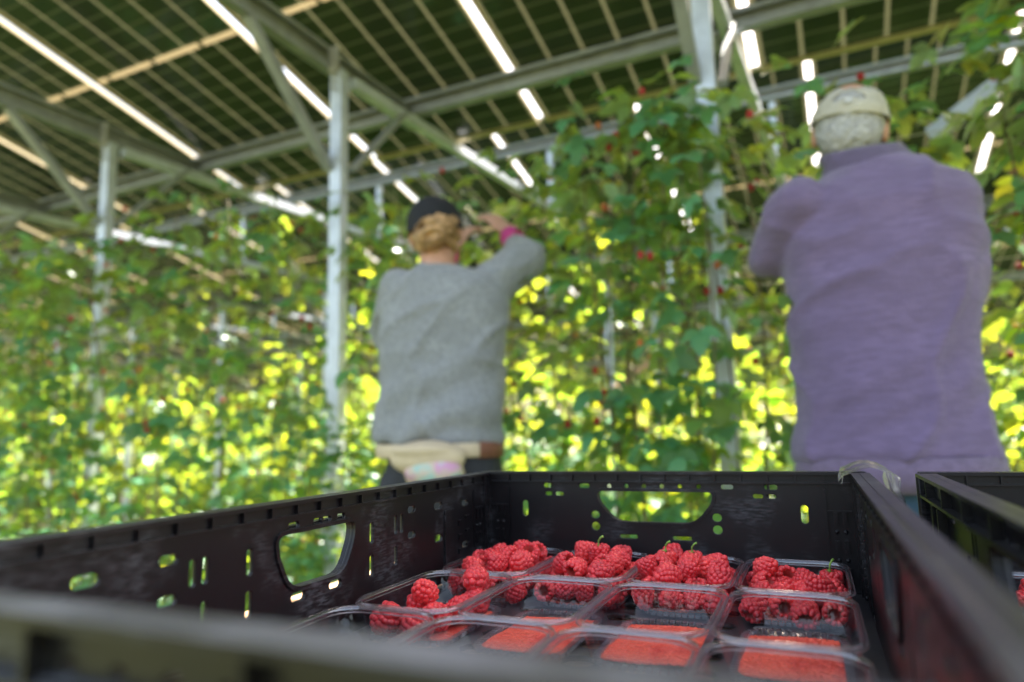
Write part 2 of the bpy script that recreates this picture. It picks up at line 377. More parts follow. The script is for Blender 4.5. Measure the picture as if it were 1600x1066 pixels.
# C-shaped steel section for sweeping
def csec(w, h, t=.006, lip=.018):
    return [(-w / 2, -h / 2), (w / 2, -h / 2), (w / 2, -h / 2 + lip), (w / 2 - t, -h / 2 + lip), (w / 2 - t, -h / 2 + t), (-w / 2 + t, -h / 2 + t),
            (-w / 2 + t, h / 2 - t), (w / 2 - t, h / 2 - t), (w / 2 - t, h / 2 - lip), (w / 2, h / 2 - lip), (w / 2, h / 2), (-w / 2, h / 2)]
def purlin(ua, ub, v, z, label, mat='beam', w=.05, h=.09):
    o = MB().bar(P(ua, v, z), P(ub, v, z), w, h, profile=csec(w, h)).obj('purlin', M[mat], loc=P(ua, v, z)); tag(o, label, 'roof beam', 'long purlins carrying the panels')
for k in range(5):
    dv = PITCHV * k; l = min(5.8 + 6 * k, 20); r = 2 + .8 * k
    pz = lambda v: EDGE_Z + (EDGE_V + dv - v) * ST / CT - .075
    v1 = 2.72 + dv
    purlin(-l, r, v1, pz(v1), '%s lower steel purlin under the %s roof row' % (['thick grey', 'long grey', 'distant grey', 'far', 'farthest'][k], ordn[k]))
    if k > 0:
        v2 = EDGE_V + dv - PL * CT + .16
        purlin(-l, r, v2, pz(v2), '%s upper steel purlin under the %s roof row' % (['', 'long grey', 'distant grey', 'far', 'farthest'][k], ordn[k]), h=.075)

# posts with their cross beam, braces and tie: one bolted frame per post
POST1 = [(-.31 - 1.495 * (4 - i)) for i in range(6)]      # ... -3.27, -1.83, -.36, 1.13
def post_frame(u, v, label, group, near=True, top=1.53):
    root = empty('post_frame', P(u, v, -CAMZ)); tag(root, label, 'steel post', group)
    L = root.location
    MB().bar(P(u, v, -CAMZ - .0), P(u, v, top), .085, .06, upv=V, profile=csec(.058, .045, .006, .016)).obj('post', M['steel'], root, loc=L)
    zb = top + .055
    MB().bar(P(u - .045, v - .85, zb), P(u - .045, v + .62, zb), .045, .10, profile=csec(.045, .10)).obj('cross_beam', M['beam'], root, loc=L)
    MB().bar(P(u - .03, v - .47, zb - .06), P(u - .03, v - .02, 1.10), .04, .03).obj('brace', M['beam'], root, loc=L)
    MB().bar(P(u + .045, v + .43, zb - .06), P(u + .045, v + .03, 1.10), .03, .022).obj('brace', M['beam'], root, loc=L)
    b = MB(); b.box(P(u + .0, v - .035, top + .04), (.05, .012, .11), Matrix.Rotation(-YAW, 3, 'Z')).obj('bracket', M['alu'], root, loc=L)
    if near:
        MB().bar(P(u + .02, v + .06, top - .03), P(u + .1, v + PITCHV - .06, top + .06), .045, .045).obj('tie', M['steel'], root, loc=L)
        MB().bar(P(u + .07, v + 2.2, top + .05), P(u + .07, v + 2.2, EDGE_Z + (PL * CT - .16) * ST / CT - .12), .035, .035, upv=V).obj('upright', M['steel'], root, loc=L)
    for q in range(3):
        MB().caps(P(u + .0, v - .032, top - .03 - .03 * q), .008, P(u, v - .042, top - .03 - .03 * q), .008, 6).obj('bolt', M['alu'], root, loc=L)
    return root
nm1 = ['galvanised post far left edge of the near row', 'galvanised post second from the left edge of the near row', 'galvanised post rising left of the roof corner in the near row', 'tall galvanised post just left of the picker in grey', 'wide galvanised post between the two pickers', 'galvanised post hidden behind the picker in purple']
for i, u in enumerate(POST1):
    if i < 1: continue
    post_frame(u, 2.15, nm1[i], 'posts of the near row')
for k in range(1, 4):
    n = [0, 8, 7, 7][k]; st = [0, 1.5, 3.0, 3.0][k]
    for i in range(n):
        u = [0, 1.3, .9, .6][k] - st * i
        post_frame(u, 2.15 + PITCHV * k, 'slimmer galvanised post standing in the %s plant row behind' % ordn[k], 'posts of the %s row' % ordn[k], near=(k == 1))
# slanted wind brace at right
tag(MB().bar(at(1640, 70, 1.95), at(1455, 212, 2.25), .045, .045).obj('wind_brace', M['steel'], loc=at(1640, 70, 1.95)), 'slanted bluish steel strut right of the beige cap', 'steel strut')
tag(MB().bar(at(1015, 565, 4.6), at(935, 628, 4.4), .035, .03).obj('wooden_stake', M['wood'], loc=at(935, 628, 4.4)), 'pale slanted stake among the leaves between the pickers', 'stake')

# trellis wires
for k in range(2):
    for j, z in enumerate((-.05, .45, .85)):
        v = 2.27 + PITCHV * k
        o = MB().tube([P(-6 - 5 * k, v, z), P(-3, v, z - .01), P(2 + k, v, z)], .0017, 5).obj('trellis_wire', M['wire'], loc=P(-3, v, z))
        tag(o, 'thin %s trellis wire strung along the %s raspberry row' % (['low', 'middle', 'high'][j], ordn[k]), 'wire')

# ------------------------------------------------------------------ foliage
def leaflet(L=1.0, W=.62, teeth=True):
    ts = [0, .12, .3, .5, .7, .86, 1.0]; ws = [0, .30, .48, .5, .38, .2, 0]
    vs = []; fs = []
    for i, t in enumerate(ts):
        x = t * L; w = ws[i] * W * (1 if (i % 2 == 0 or not teeth) else 1.07); dz = -.18 * t * t * L
        vs += [(x, 0, dz), (x - .04 * L, w, dz + .14 * w), (x - .04 * L, -w, dz + .14 * w)]
    for i in range(len(ts) - 1):
        a = i * 3; fs += [(a, a + 3, a + 4, a + 1), (a, a + 2, a + 5, a + 3)]
    return np.array(vs), np.array(fs)
LV, LF = leaflet()
def comp_leaf():                  # three or five leaflets on a rachis, unit length .1
    V_, F_ = [], []
    for (a, s, o) in ((0, .085, (.05, 0)), (62, .066, (.035, .004)), (-62, .066, (.035, -.004))):
        c, s_ = math.cos(R(a)), math.sin(R(a)); v = LV * s
        v = np.stack([v[:, 0] * c - v[:, 1] * s_ + o[0], v[:, 0] * s_ + v[:, 1] * c + o[1], v[:, 2]], 1)
        F_.append(LF + len(LV) * len(V_)); V_.append(v)
    return np.concatenate(V_), np.concatenate(F_)
CV, CF = comp_leaf()
def place(tv, tf, pos, tip, nrm, scale):
    """pos,tip,nrm (n,3) -> verts, faces"""
    x = tip / np.linalg.norm(tip, axis=1, keepdims=True)
    y = np.cross(nrm, x); y /= np.linalg.norm(y, axis=1, keepdims=True) + 1e-9; z = np.cross(x, y)
    B = np.stack([x, y, z], 1)                       # rows
    v = np.einsum('kj,nji->nki', tv, B) * scale[:, None, None] + pos[:, None, :]
    f = tf[None] + (np.arange(len(pos)) * len(tv))[:, None, None]
    return v.reshape(-1, 3), f.reshape(-1, tf.shape[1])
def raspberry_plant(seed, nup=112, nlow=105, height=1.98, fruits=9, yf=.12):
    rg = np.random.default_rng(seed)
    root = empty('raspberry_plant', (0, 0, 0))
    canes = []
    for c in range(3):
        b = np.array([rg.normal(0, .07), rg.normal(0, .05), 0]); top = height * rg.uniform(.86, 1.0)
        lean = np.array([rg.normal(0, .12), rg.normal(0, .06)])
        pts = []
        for t in np.linspace(0, 1, 9):
            pts.append((b[0] + lean[0] * t + .03 * math.sin(5 * t + c), b[1] + lean[1] * t + .02 * math.cos(4 * t + c), top * t))
        canes.append(np.array(pts)); MB().tube(pts, [.006 - .0035 * t for t in np.linspace(0, 1, 9)], 6).obj('cane', M['cane'], root, True)
    pos = []; out = []
    def put(n, z0, z1, pw=1.0):
        for _ in range(n):
            z = z0 + (z1 - z0) * rg.uniform() ** pw; cn = canes[rg.integers(3)]; cz = min(z, cn[-1][2])
            i = np.interp(cz, cn[:, 2], np.arange(9)); p = cn[int(min(8, round(i)))].copy(); p[2] = z
            a = rg.uniform(0, 2 * math.pi); r = abs(rg.normal(.13, .08)); o = np.array([math.cos(a) * 1.25, math.sin(a), 0])
            p = p + o * r; pos.append(p); out.append(o)
    put(nup, height * .52, height + .03, .8); put(nlow, .22, height * .55)
    pos = np.array(pos); out = np.array(out); n = len(pos)
    tip = out + rg.normal(0, .35, (n, 3)) + np.array([0, 0, -.55]); nrm = np.array([0, 0, .9]) + out * .75 + rg.normal(0, .35, (n, 3))
    sc = rg.uniform(.55, .98, n)
    young = rg.uniform(size=n) < yf
    v, f = place(CV, CF, pos, tip, nrm, sc)
    mi = np.repeat(young.astype(int), len(CF))
    mobj('foliage', v, f, [M['leaf'], M['leaf_yellow']], root, True, mi)
    for i in range(fruits):
        z = rg.uniform(.9, height); p = Vector((rg.normal(0, .14), rg.normal(-.08, .10), z)); m = MB()
        for q in range(26):
            t = math.acos(1 - 2 * (q + .5) / 26); ph = q * 2.4
            m.ball(p + Vector((.008 * math.sin(t) * math.cos(ph), .008 * math.sin(t) * math.sin(ph), .010 * math.cos(t))), .0033, nu=6, nv=4)
        m.obj('fruit', M['fruit'] if rg.uniform() < .72 else M['fruit_orange'], root, True)
    return root
protos = [raspberry_plant(s) for s in (11, 12, 13, 14, 15)]
sparse = [raspberry_plant(s, 70, 105, 1.9, 3, .55) for s in (21, 22, 23)]
used = set()
def put_plant(pr, u, v, sc, label, group):
    o = pr if pr.name not in used else copy_tree(pr); used.add(pr.name)
    o.location = P(u, v, -CAMZ); o.rotation_euler = (0, 0, -YAW + random.choice((0, 0, math.pi)) + random.uniform(-.4, .4)); o.scale = sc
    tag(o, label, 'raspberry plant', group); last[0] = o
u = -5.3; i = 0; near_pl = []; last = [None]
while u < 1.35:
    vv = (2.33 if -.15 < u < .45 else 2.10) if u > -.80 else (2.34 if -2.3 < u else (2.02, 2.2)[i % 2])
    c_ = P(u, vv, 0.3) - Vector((0, 0, CAMZ)); px_ = 800 + FPX * c_.dot(RT) / c_.dot(FW)
    where = [w_ for x_, w_ in ((90, 'at the far left edge of the nearest row'), (170, 'around the leftmost bare post of the nearest row'), (330, 'left of the tall post in the nearest row'), (480, 'just left of the tall grey post'), (580, 'between the tall post and the picker in grey'), (790, 'directly behind the picker in grey'), (980, 'right of the picker in grey'), (1200, 'left of the picker in purple around a post'), (1530, 'directly behind the picker in purple'), (9999, 'at the right edge behind the picker in purple')) if px_ < x_][0]
    put_plant(protos[i % 5], u, vv + random.uniform(-.03, .04), (1, 1, random.uniform(.97, 1.04) * (.94 if -1.1 < u < -.6 else 1)), 'leafy raspberry plant ' + where, 'raspberry plants of the nearest row'); near_pl.append((where, last[0]))
    u += random.uniform(.27, .36); i += 1
for wh_ in sorted(set(a_ for a_, _ in near_pl)):
    g_ = [o_ for a_, o_ in near_pl if a_ == wh_]
    if len(g_) > 1:
        for q_, o_ in enumerate(g_): o_['label'] = '%s leafy raspberry plant %s' % (['leftmost', 'rightmost'][q_ == len(g_) - 1] if q_ in (0, len(g_) - 1) else ['second', 'third', 'fourth', 'fifth', 'sixth'][min(q_ - 1, 4)], wh_)
for j_, u_ in enumerate((-.62, -.46, -.32)):
    put_plant(protos[j_], u_, 2.02, (.9, .8, 1.0), 'leafy raspberry plant climbing in front of the wide post, ' + ['farthest left', 'left of its middle', 'across the post'][j_], 'raspberry plants of the nearest row')
for j_, (u_, z_) in enumerate(((-1.93, .58), (-1.70, .50), (-3.42, .78), (-3.2, .72))):
    put_plant(protos[j_], u_, 1.99, (.75, .6, z_), 'short leafy raspberry plant growing against the foot of the %s, on its %s side' % (('tall grey post', 'tall grey post', 'leftmost bare post', 'leftmost bare post')[j_], ('left', 'right')[j_ % 2]), 'raspberry plants of the nearest row')
for j_, u_ in enumerate((.56, .74, .92)):
    put_plant(protos[j_ + 1], u_, 2.16, (1, .9, 1.07), '%s tall raspberry plant at the right edge, above the shoulder of the picker in purple' % ['leftmost', 'middle', 'rightmost'][j_], 'raspberry plants of the nearest row')
for k, (ul, ur, st) in {1: (-11, 1.9, .42), 2: (-15, 2.6, .5), 3: (-17, 3.2, .62), 4: (-18, 4, .75)}.items():
    u = ul
    while u < ur:
        put_plant(random.choice(sparse if k < 3 else protos), u, 2.33 + PITCHV * k + random.uniform(-.06, .06), (1.1, 1.1, random.uniform(.92, 1.02)), 'sunlit raspberry plant in the %s trellis row, behind the front row' % ordn[k], 'raspberry plants of the %s row' % ordn[k])
        u += st * random.uniform(.85, 1.15)

# low herbs and grass between the rows
def grass_patch(name, ur, vr, n, h, label):
    rg = np.random.default_rng(len(name) + n)
    bl = np.array([(0, -.06, 0), (0, .06, 0), (.5, -.04, .05), (.5, .04, .05), (1, 0, .25)]); bf = [(0, 2, 3, 1), (2, 4, 4, 3)]
    uv = np.stack([rg.uniform(ur[0], ur[1], n), rg.uniform(vr[0], vr[1], n)], 1)
    pos = np.array([tuple(P(a, b, -CAMZ - .02)) for a, b in uv])
    tip = rg.normal(0, .4, (n, 3)); tip[:, 2] = 1; nrm = rg.normal(0, 1, (n, 3)); nrm[:, 2] *= .2
    v, _ = place(bl, np.array([(0, 2, 3, 1)]), pos, tip, nrm, h * rg.uniform(.5, 1.2, n))
    f = []
    for i in range(n): a = i * 5; f += [(a, a + 2, a + 3, a + 1), (a + 2, a + 4, a + 3)]
    tag(mobj(name, v, f, M['grass']), label, kind='stuff')
grass_patch('grass', (-7, 2), (1.3, 5.2), 26000, .16, 'green grass growing in the alley between the raspberry rows')
grass_patch('meadow_grass', (-16, 4), (6, 16), 30000, .22, 'sunlit grass under the far rows')

# trees beyond the last row
def tree(u, v, h, r, seed, label):
    rg = np.random.default_rng(seed); root = empty('broadleaf_tree', P(u, v, -CAMZ)); tag(root, label, 'tree', 'trees beyond the last row')
    t = MB().tube([(0, 0, -.1), (.1, 0, h * .3), (0, .1, h * .6), (.1, 0, h * .85)], [.18, .15, .1, .04], 8)
    for a in range(6):
        an = a * 1.05; z0 = h * (.3 + .06 * a); t.tube([(0.05, 0, z0), (r * .4 * math.cos(an), r * .4 * math.sin(an), z0 + .6), (r * .75 * math.cos(an), r * .75 * math.sin(an), z0 + 1.2)], [.07, .05, .02], 6)
    t.obj('trunk', M['bark'], root, True)
    n = 4200; cl = rg.normal(0, 1, (34, 3)); cl /= np.linalg.norm(cl, axis=1, keepdims=True); cl *= rg.uniform(.35, 1, (34, 1)) * np.array([r, r, h * .42]); cl[:, 2] += h * .55
    pos = cl[rg.integers(34, size=n)] + rg.normal(0, .42, (n, 3)); pos[:, 2] = np.maximum(pos[:, 2], .1)
    v_, f_ = place(LV, LF, pos, rg.normal(0, 1, (n, 3)) + [0, 0, -.4], rg.normal(0, .6, (n, 3)) + [0, 0, 1], rg.uniform(.16, .30, n))
    mobj('crown', v_, f_, M['tree_leaf'], root, True)
for i in range(15):
    tree(-47 + 3.9 * i, 21.5 + (i % 3) * 1.3, 5.2 + (i * 7 % 4) * .4, 2.5, 40 + i, 'sunlit broadleaf tree standing beyond the last raspberry row')

# ------------------------------------------------------------------ crates on a trolley
CY = R(23.5)
CU = Vector((math.cos(CY), -math.sin(CY), 0)); CVv = Vector((math.sin(CY), math.cos(CY), 0))
RIM = CAMZ - .0465; FLOORZ = RIM - .145; DECK = FLOORZ - .012
def holed(name, outline, holes, thick, mat, parent, Mx, bevel=.0007):
    """flat plate with holes, drawn in xy, thickness along z, then placed by the matrix Mx"""
    cu = bpy.data.curves.new('c', 'CURVE'); cu.dimensions = '2D'; cu.fill_mode = 'BOTH'; cu.extrude = thick / 2 - bevel; cu.bevel_depth = bevel; cu.bevel_resolution = 1; cu.offset = -bevel
    for poly in [outline] + holes:
        s = cu.splines.new('POLY'); s.points.add(len(poly) - 1); s.use_cyclic_u = True
        for i, p in enumerate(poly): s.points[i].co = (p[0], p[1], 0, 1)
    co = bpy.data.objects.new('c', cu); COL.objects.link(co)
    me = bpy.data.meshes.new_from_object(co.evaluated_get(bpy.context.evaluated_depsgraph_get())); bpy.data.objects.remove(co); bpy.data.curves.remove(cu)
    me.transform(Mx); me.materials.clear(); me.materials.append(mat); me.name = name
    o = bpy.data.objects.new(name, me); COL.objects.link(o); o.parent = parent; return o
def slot(cx, cy, w, h, n=5):
    r = min(w, h) / 2 * .98; pts = []
    for (sx, sy, a0) in ((1, 1, 0), (-1, 1, 90), (-1, -1, 180), (1, -1, 270)):
        for k in range(n): a = R(a0 + 90 * k / (n - 1)); pts.append((cx + sx * (w / 2 - r) + r * math.cos(a), cy + sy * (h / 2 - r) + r * math.sin(a)))
    return pts
def rounded(pts, r, n=5):
    out = []; m = len(pts)
    for i in range(m):
        p = Vector(pts[i]); a = Vector(pts[i - 1]) - p; b = Vector(pts[(i + 1) % m]) - p
        rr = min(r, a.length * .48, b.length * .48); p0 = p + a.normalized() * rr; p1 = p + b.normalized() * rr
        for k in range(n): t = k / (n - 1); out.append(tuple(p0 * (1 - t) ** 2 + p * 2 * t * (1 - t) + p1 * t * t))
    return out
CW, CL, CH = .422, .6425, .1217        # outer width, length, height of a crate
def handle_poly(hw, t, q):
    return rounded([(-hw, -t), (hw, -t), (hw * .97, -t - (q - t) * .35), (hw * .68, -q), (-hw * .68, -q), (-hw * .97, -t - (q - t) * .35)], .012)
def wall_holes(L, H, hw):
    """holes of one wall, x from -L/2, y measured down from the rim"""
    h = []; side = L > .5; t, q = (.0245, .064) if side else (.0215, .054)
    h.append(handle_poly(hw, t, q))
    if not side:
        for x in (-.0490, -.0294, -.0098, .0098, .0294, .0490): h.append(slot(x, -.0158, .0050, .0050, 3))
        for s in (-1, 1):
            h += [slot(s * .078, -.0158, .0125, .005), slot(s * .121, -.0158, .0125, .005), slot(s * .108, -.0250, .010, .0042), slot(s * .121, -.0250, .009, .0042),
                  slot(s * .151, -.042, .007, .018), slot(s * .066, -.0475, .0095, .008), slot(s * .066, -.0600, .0095, .009), slot(s * .029, -.070, .020, .004), slot(s * .029, -.120, .02, .004)]
    else:
        for s in (-1, 1):
            h += [slot(s * .005 + .005, -.0185, .011, .004), slot(s * .028, -.0185, .011, .0045), slot(s * .072, -.038, .0055, .018), slot(s * .072, -.066, .0055, .018),
                  slot(s * .138, -.0250, .013, .006), slot(s * .138, -.0490, .013, .006), slot(s * .190, -.027, .016, .007), slot(s * .190, -.060, .016, .007), slot(s * .022, -.0715, .015, .0065),
                  slot(s * .110, -.036, .0045, .017), slot(s * .120, -.036, .0045, .017), slot(s * .110, -.064, .0045, .017), slot(s * .250, -.030, .014, .006), slot(s * .250, -.075, .014, .006), slot(s * .20, -.11, .03, .006)]
    return h
def crate(loc, label, inner=True):
    root = empty('harvest_crate', loc, -CY); tag(root, label, 'crate')
    H = CH; ztop = H
    def wall(name, L, M4, hw, flip=1):
        """wall plate in local x (length) / y (height); inner side is +z before M4"""
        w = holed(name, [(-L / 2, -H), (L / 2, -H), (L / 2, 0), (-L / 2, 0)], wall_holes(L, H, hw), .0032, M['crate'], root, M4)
        d = MB()
        # hollow rim: two flanges with ribs between them, plus reinforcing bars, on the inner side
        d.box((0, -.0015, .0035), (L - .002, .003, .005)); d.box((0, -.0112, .0030), (L - .03, .0018, .004))
        n = int(L / .027)
        for i in range(n + 1): d.box((-L / 2 + .012 + (L - .024) * i / n, -.0066, .0030), (.0018, .0074, .0036))
        # outer face: two flanges and ribs
        d.box((0, -.0015, -.0062), (L - .002, .003, .009)); d.box((0, -.0205, -.005), (L - .002, .0025, .007)); d.box((0, -H + .008, -.005), (L - .002, .0025, .007))
        for i in range(0, n + 1, 3): d.box((-L / 2 + .012 + (L - .024) * i / n, -.0110, -.005), (.0022, .0165, .0068))
        for s in (-1, 1):
            d.box((s * (L / 2 - .092), -.082, -.005), (.0025, .118, .007)); d.box((s * (L / 2 - .066), -.082, -.005), (.0025, .118, .007))
            for j, (xx, yy) in enumerate([(x_, y_) for x_ in (.022, .030) for y_ in (-.045, -.072, -.098)]):
                d.box((s * (L / 2 - xx), yy, .0028), (.0035, .0115, .0035))
            for yy in (-.058, -.085, -.111):
                for xx in (.022, .030): d.ball((s * (L / 2 - xx), yy, .002), (.0022, .0022, .0022), nu=8, nv=6)
            d.box((s * (L / 2 - .012), -.062, .0032), (.0022, .105, .0045)); d.box((s * (L / 2 - .038), -.062, .0025), (.0015, .09, .003))
            d.box((s * (L / 2 - .026), -.0385, .0025), (.022, .0018, .003)); d.box((s * (L / 2 - .026), -.119, .0025), (.022, .0018, .003))
            if L > .5:                                    # recessed latch area with clips
                for yy in (-.045, -.06, -.075, -.09):
                    d.box((s * (L / 2 - .055), yy, .0028), (.008, .003, .0035)); d.box((s * (L / 2 - .072), yy - .005, .0028), (.006, .006, .003))
                d.box((s * (L / 2 - .105), -.07, .0024), (.0022, .07, .0026)); d.box((s * (L / 2 - .095), -.034, .0024), (.022, .002, .0026))
        # raised lip round the handle
        lip = handle_poly(hw, *((.0245, .064) if L > .5 else (.0215, .054)))
        lp = [lip[-1]] + lip + [lip[0]]; rings = []
        for i in range(1, len(lp) - 1):
            p = Vector(lp[i]); t = (Vector(lp[i + 1]) - Vector(lp[i - 1]))
            if t.length < 1e-7: continue
            t.normalize(); nn = Vector((-t.y, t.x))
            if nn.dot(p - Vector((0, -.05))) < 0: nn = -nn
            rings.append([(*(p + nn * .0002), -.006), (*(p + nn * .0034), -.006), (*(p + nn * .0034), .0036), (*(p + nn * .0002), .0036)])
        rings.append(rings[0]); d.loft([[Vector(q) for q in r] for r in rings], True, False, False)
        d.v = [tuple(M4 @ Vector(q)) for q in d.v]
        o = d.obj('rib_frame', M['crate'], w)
        return w
    # end walls (short) at +y and -y, long walls at -x and +x; z axis of plate points inward
    def frame(xd, zd, org): return Matrix(((xd[0], 0, zd[0], org[0]), (xd[1], 0, zd[1], org[1]), (0, 1, 0, org[2]), (0, 0, 0, 1)))
    t = .010
    wall('end_wall', CW - .004, frame((1, 0), (0, -1), (0, CL / 2 - t, ztop)), .063)
    wall('end_wall', CW - .004, frame((-1, 0), (0, 1), (0, -CL / 2 + t, ztop)), .063)
    wall('side_wall', CL - .028, frame((0, 1), (1, 0), (-CW / 2 + t, 0, ztop - .0008)), .046)
    wall('side_wall', CL - .028, frame((0, -1), (-1, 0), (CW / 2 - t, 0, ztop - .0008)), .046)
    for sx in (-1, 1):
        for sy in (-1, 1):
            c = MB(); c.tube([(sx * (CW / 2 - .006), sy * (CL / 2 - .006), .0), (sx * (CW / 2 - .006), sy * (CL / 2 - .006), ztop - .0022)], .006, 10)
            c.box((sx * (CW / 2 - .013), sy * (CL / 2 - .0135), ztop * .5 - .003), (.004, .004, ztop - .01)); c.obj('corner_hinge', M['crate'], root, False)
    # perforated floor
    hl = []
    for i in range(9):
        for j in range(15): hl.append(slot(-.165 + .33 * i / 8, -.28 + .56 * j / 14, .026, .022, 3))
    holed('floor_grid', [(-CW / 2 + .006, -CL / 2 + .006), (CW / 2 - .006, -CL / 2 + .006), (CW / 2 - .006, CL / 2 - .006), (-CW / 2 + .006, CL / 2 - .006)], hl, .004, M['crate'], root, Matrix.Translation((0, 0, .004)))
    return root
CB = RIM - CH                                    # underside of crates
def CP(a, b, z=0): return CU * a + CVv * b + Vector((0, 0, z))
C1 = (-.166, .1255 + CL / 2)                       # centre of crate one in crate axes
crate1 = crate(CP(C1[0], C1[1], CB), 'black folding crate holding punnets of raspberries, nearest and largest')
C2 = (.084 + CW / 2, C1[1] - .008)
crate2 = crate(CP(C2[0], C2[1], CB), 'second black folding crate at the right edge, next to the full crate')

# trolley under the crates
tr = empty('picking_trolley', CP(.05, .5, 0), -CY); tag(tr, 'wooden topped picking trolley carrying the black crates', 'trolley')
dk = MB()
for i in range(7): dk.box((-.0, -.325 + i * .118, CB - .012), (1.16, .112, .022))
chamfer(dk.obj('deck', M['wood'], tr), .002, 1)
fr = MB()
for s in (-1, 1): fr.box((s * .52, 0, CB - .045), (.04, .84, .04))
for s in (-1, 1): fr.box((0, s * .40, CB - .045), (.995, .04, .038))
fr.obj('frame', M['steel'], tr)
for sx in (-1, 1):
    for sy in (-1, 1):
        MB().box((sx * .52, sy * .40, (CB - .066 + .16) / 2), (.035, .035, CB - .066 - .16)).obj('leg', M['steel'], tr)
        wl = MB().tube([(sx * .52 - .016, sy * .40, .078), (sx * .52 + .016, sy * .40, .078)], .085, 24).obj('wheel', M['rubber'], tr, True)
        MB().tube([(sx * .52 - .025, sy * .40, .078), (sx * .52 + .025, sy * .40, .078)], .03, 16).obj('hub', M['steel'], wl, True)

# ------------------------------------------------------------------ punnets
def rrect(w, l, r, z, n=8, wob=0.0, k=0):
    pts = []
    cs = [(1, 1, 0), (-1, 1, 90), (-1, -1, 180), (1, -1, 270)]
    raw = []
    for (sx, sy, a0) in cs:
        for q in range(n): a = R(a0 + 90 * q / (n - 1)); raw.append((sx * (w / 2 - r) + r * math.cos(a), sy * (l / 2 - r) + r * math.sin(a), math.cos(a), math.sin(a)))
    # resample straight edges for ribs
    res = []
    m = len(raw)
    for i in range(m):
        a = raw[i]; b = raw[(i + 1) % m]; d = math.hypot(b[0] - a[0], b[1] - a[1]); st = max(1, int(d / .0028 + .5)) if d > .012 else 1
        for q in range(st): t = q / st; res.append((a[0] * (1 - t) + b[0] * t, a[1] * (1 - t) + b[1] * t, a[2] * (1 - t) + b[2] * t, a[3] * (1 - t) + b[3] * t))
    for i, (x, y, nx, ny) in enumerate(res):
        o = wob * (1 if (i // 1) % 2 else -1); pts.append(Vector((x + nx * o, y + ny * o, z)))
    return pts
PW, PLn, PH = .0915, .139, .032
def resamp(ring, n=160):
    L = [0]; m = len(ring)
    for i in range(m): L.append(L[-1] + (ring[(i + 1) % m] - ring[i]).length)
    out = []; j = 0
    for k in range(n):
        t = L[-1] * k / n
        while L[j + 1] < t: j += 1
        f = (t - L[j]) / max(1e-9, L[j + 1] - L[j]); out.append(ring[j % m].lerp(ring[(j + 1) % m], f))
    return out
def rr(w, l, r, z, wob=0.0, n=160):
    ring = resamp(rrect(w, l, r, z, 9), n)
    if wob:
        c = [p.copy() for p in ring]
        for i in range(n):
            nrm = (c[(i + 1) % n] - c[i - 1]).cross(Z).normalized(); ring[i] = c[i] + nrm * wob * (1 if (i // 2) % 2 else -1)
    return ring
def punnet_proto():
    root = empty('punnet', (0, 0, 0))
    b = MB()
    b.loft([rr(PW - .006, PLn - .006, .020, PH - .002), rr(PW - .007, PLn - .007, .020, PH - .007, .0001), rr(PW - .010, PLn - .010, .020, PH * .5, .00015), rr(PW - .014, PLn - .014, .020, .007, .00015), rr(PW - .018, PLn - .018, .019, .0035),
            rr(PW - .022, PLn - .022, .018, .0038, 0), rr(PW - .026, PLn - .026, .017, .0022), rr(PW - .034, PLn - .034, .014, .0022), rr(PW - .038, PLn - .038, .012, .001)], True, False, True)
    b.obj('tub', M['punnet'], root, True)
    r = MB()
    r.loft([rr(PW - .0062, PLn - .0062, .020, PH - .0035), rr(PW - .0058, PLn - .0058, .020, PH - .0002), rr(PW - .003, PLn - .003, .021, PH + .0006), rr(PW - .0006, PLn - .0006, .022, PH - .0004), rr(PW, PLn, .022, PH - .0032)], True, False, False)
    r.obj('rim', M['punnet_rim'], root, True)
    for dd_, zz_ in ((.0075, -.0042), (.0002, -.0028)):
        lp_ = rr(PW - dd_, PLn - dd_, .021, PH + zz_, 0, 96); MB().tube(lp_ + [lp_[0]], .00055, 5, False).obj('rim_bead', M['punnet_bead'], root, True)
    q = MB()
    ring = rr(PW - .022, PLn - .022, .018, .0040, 0, 64)
    for i in range(0, 64, 1):
        a = ring[i]; c = ring[(i + 1) % 64]; d = (c - a); ln = d.length; mid = (a + c) / 2; an = math.atan2(d.y, d.x)
        q.box(mid, (ln * .66, .0055, .0026), Matrix.Rotation(an, 3, 'Z'))
    q.obj('base_ribs', M['punnet_bead'], root)
    return root
pun = punnet_proto(); pad_me = None
def pad_mesh():
    vs = []; fs = []; nx, ny = 44, 72; w, l = .066, .090
    for j in range(ny + 1):
        for i in range(nx + 1):
            x = -w / 2 + w * i / nx; y = -l / 2 + l * j / ny
            vs.append((x, y, .0024 + .0006 * max(0, math.sin(i * math.pi / 2 + (j % 4 // 2) * math.pi)) + 0.0009 * math.sin(x * 70 + 1.5 * math.sin(y * 60)) + .0012))
    fs = [(j * (nx + 1) + i, j * (nx + 1) + i + 1, (j + 1) * (nx + 1) + i + 1, (j + 1) * (nx + 1) + i) for j in range(ny) for i in range(nx)]
    return vs, fs
pv, pf = pad_mesh()
PUNZ = CB + .0062
first_p = [True]
colv = ['far left', 'second from the left', 'third from the left', 'far right']
rowv = ['back', 'second', 'third', 'front']
pads = []
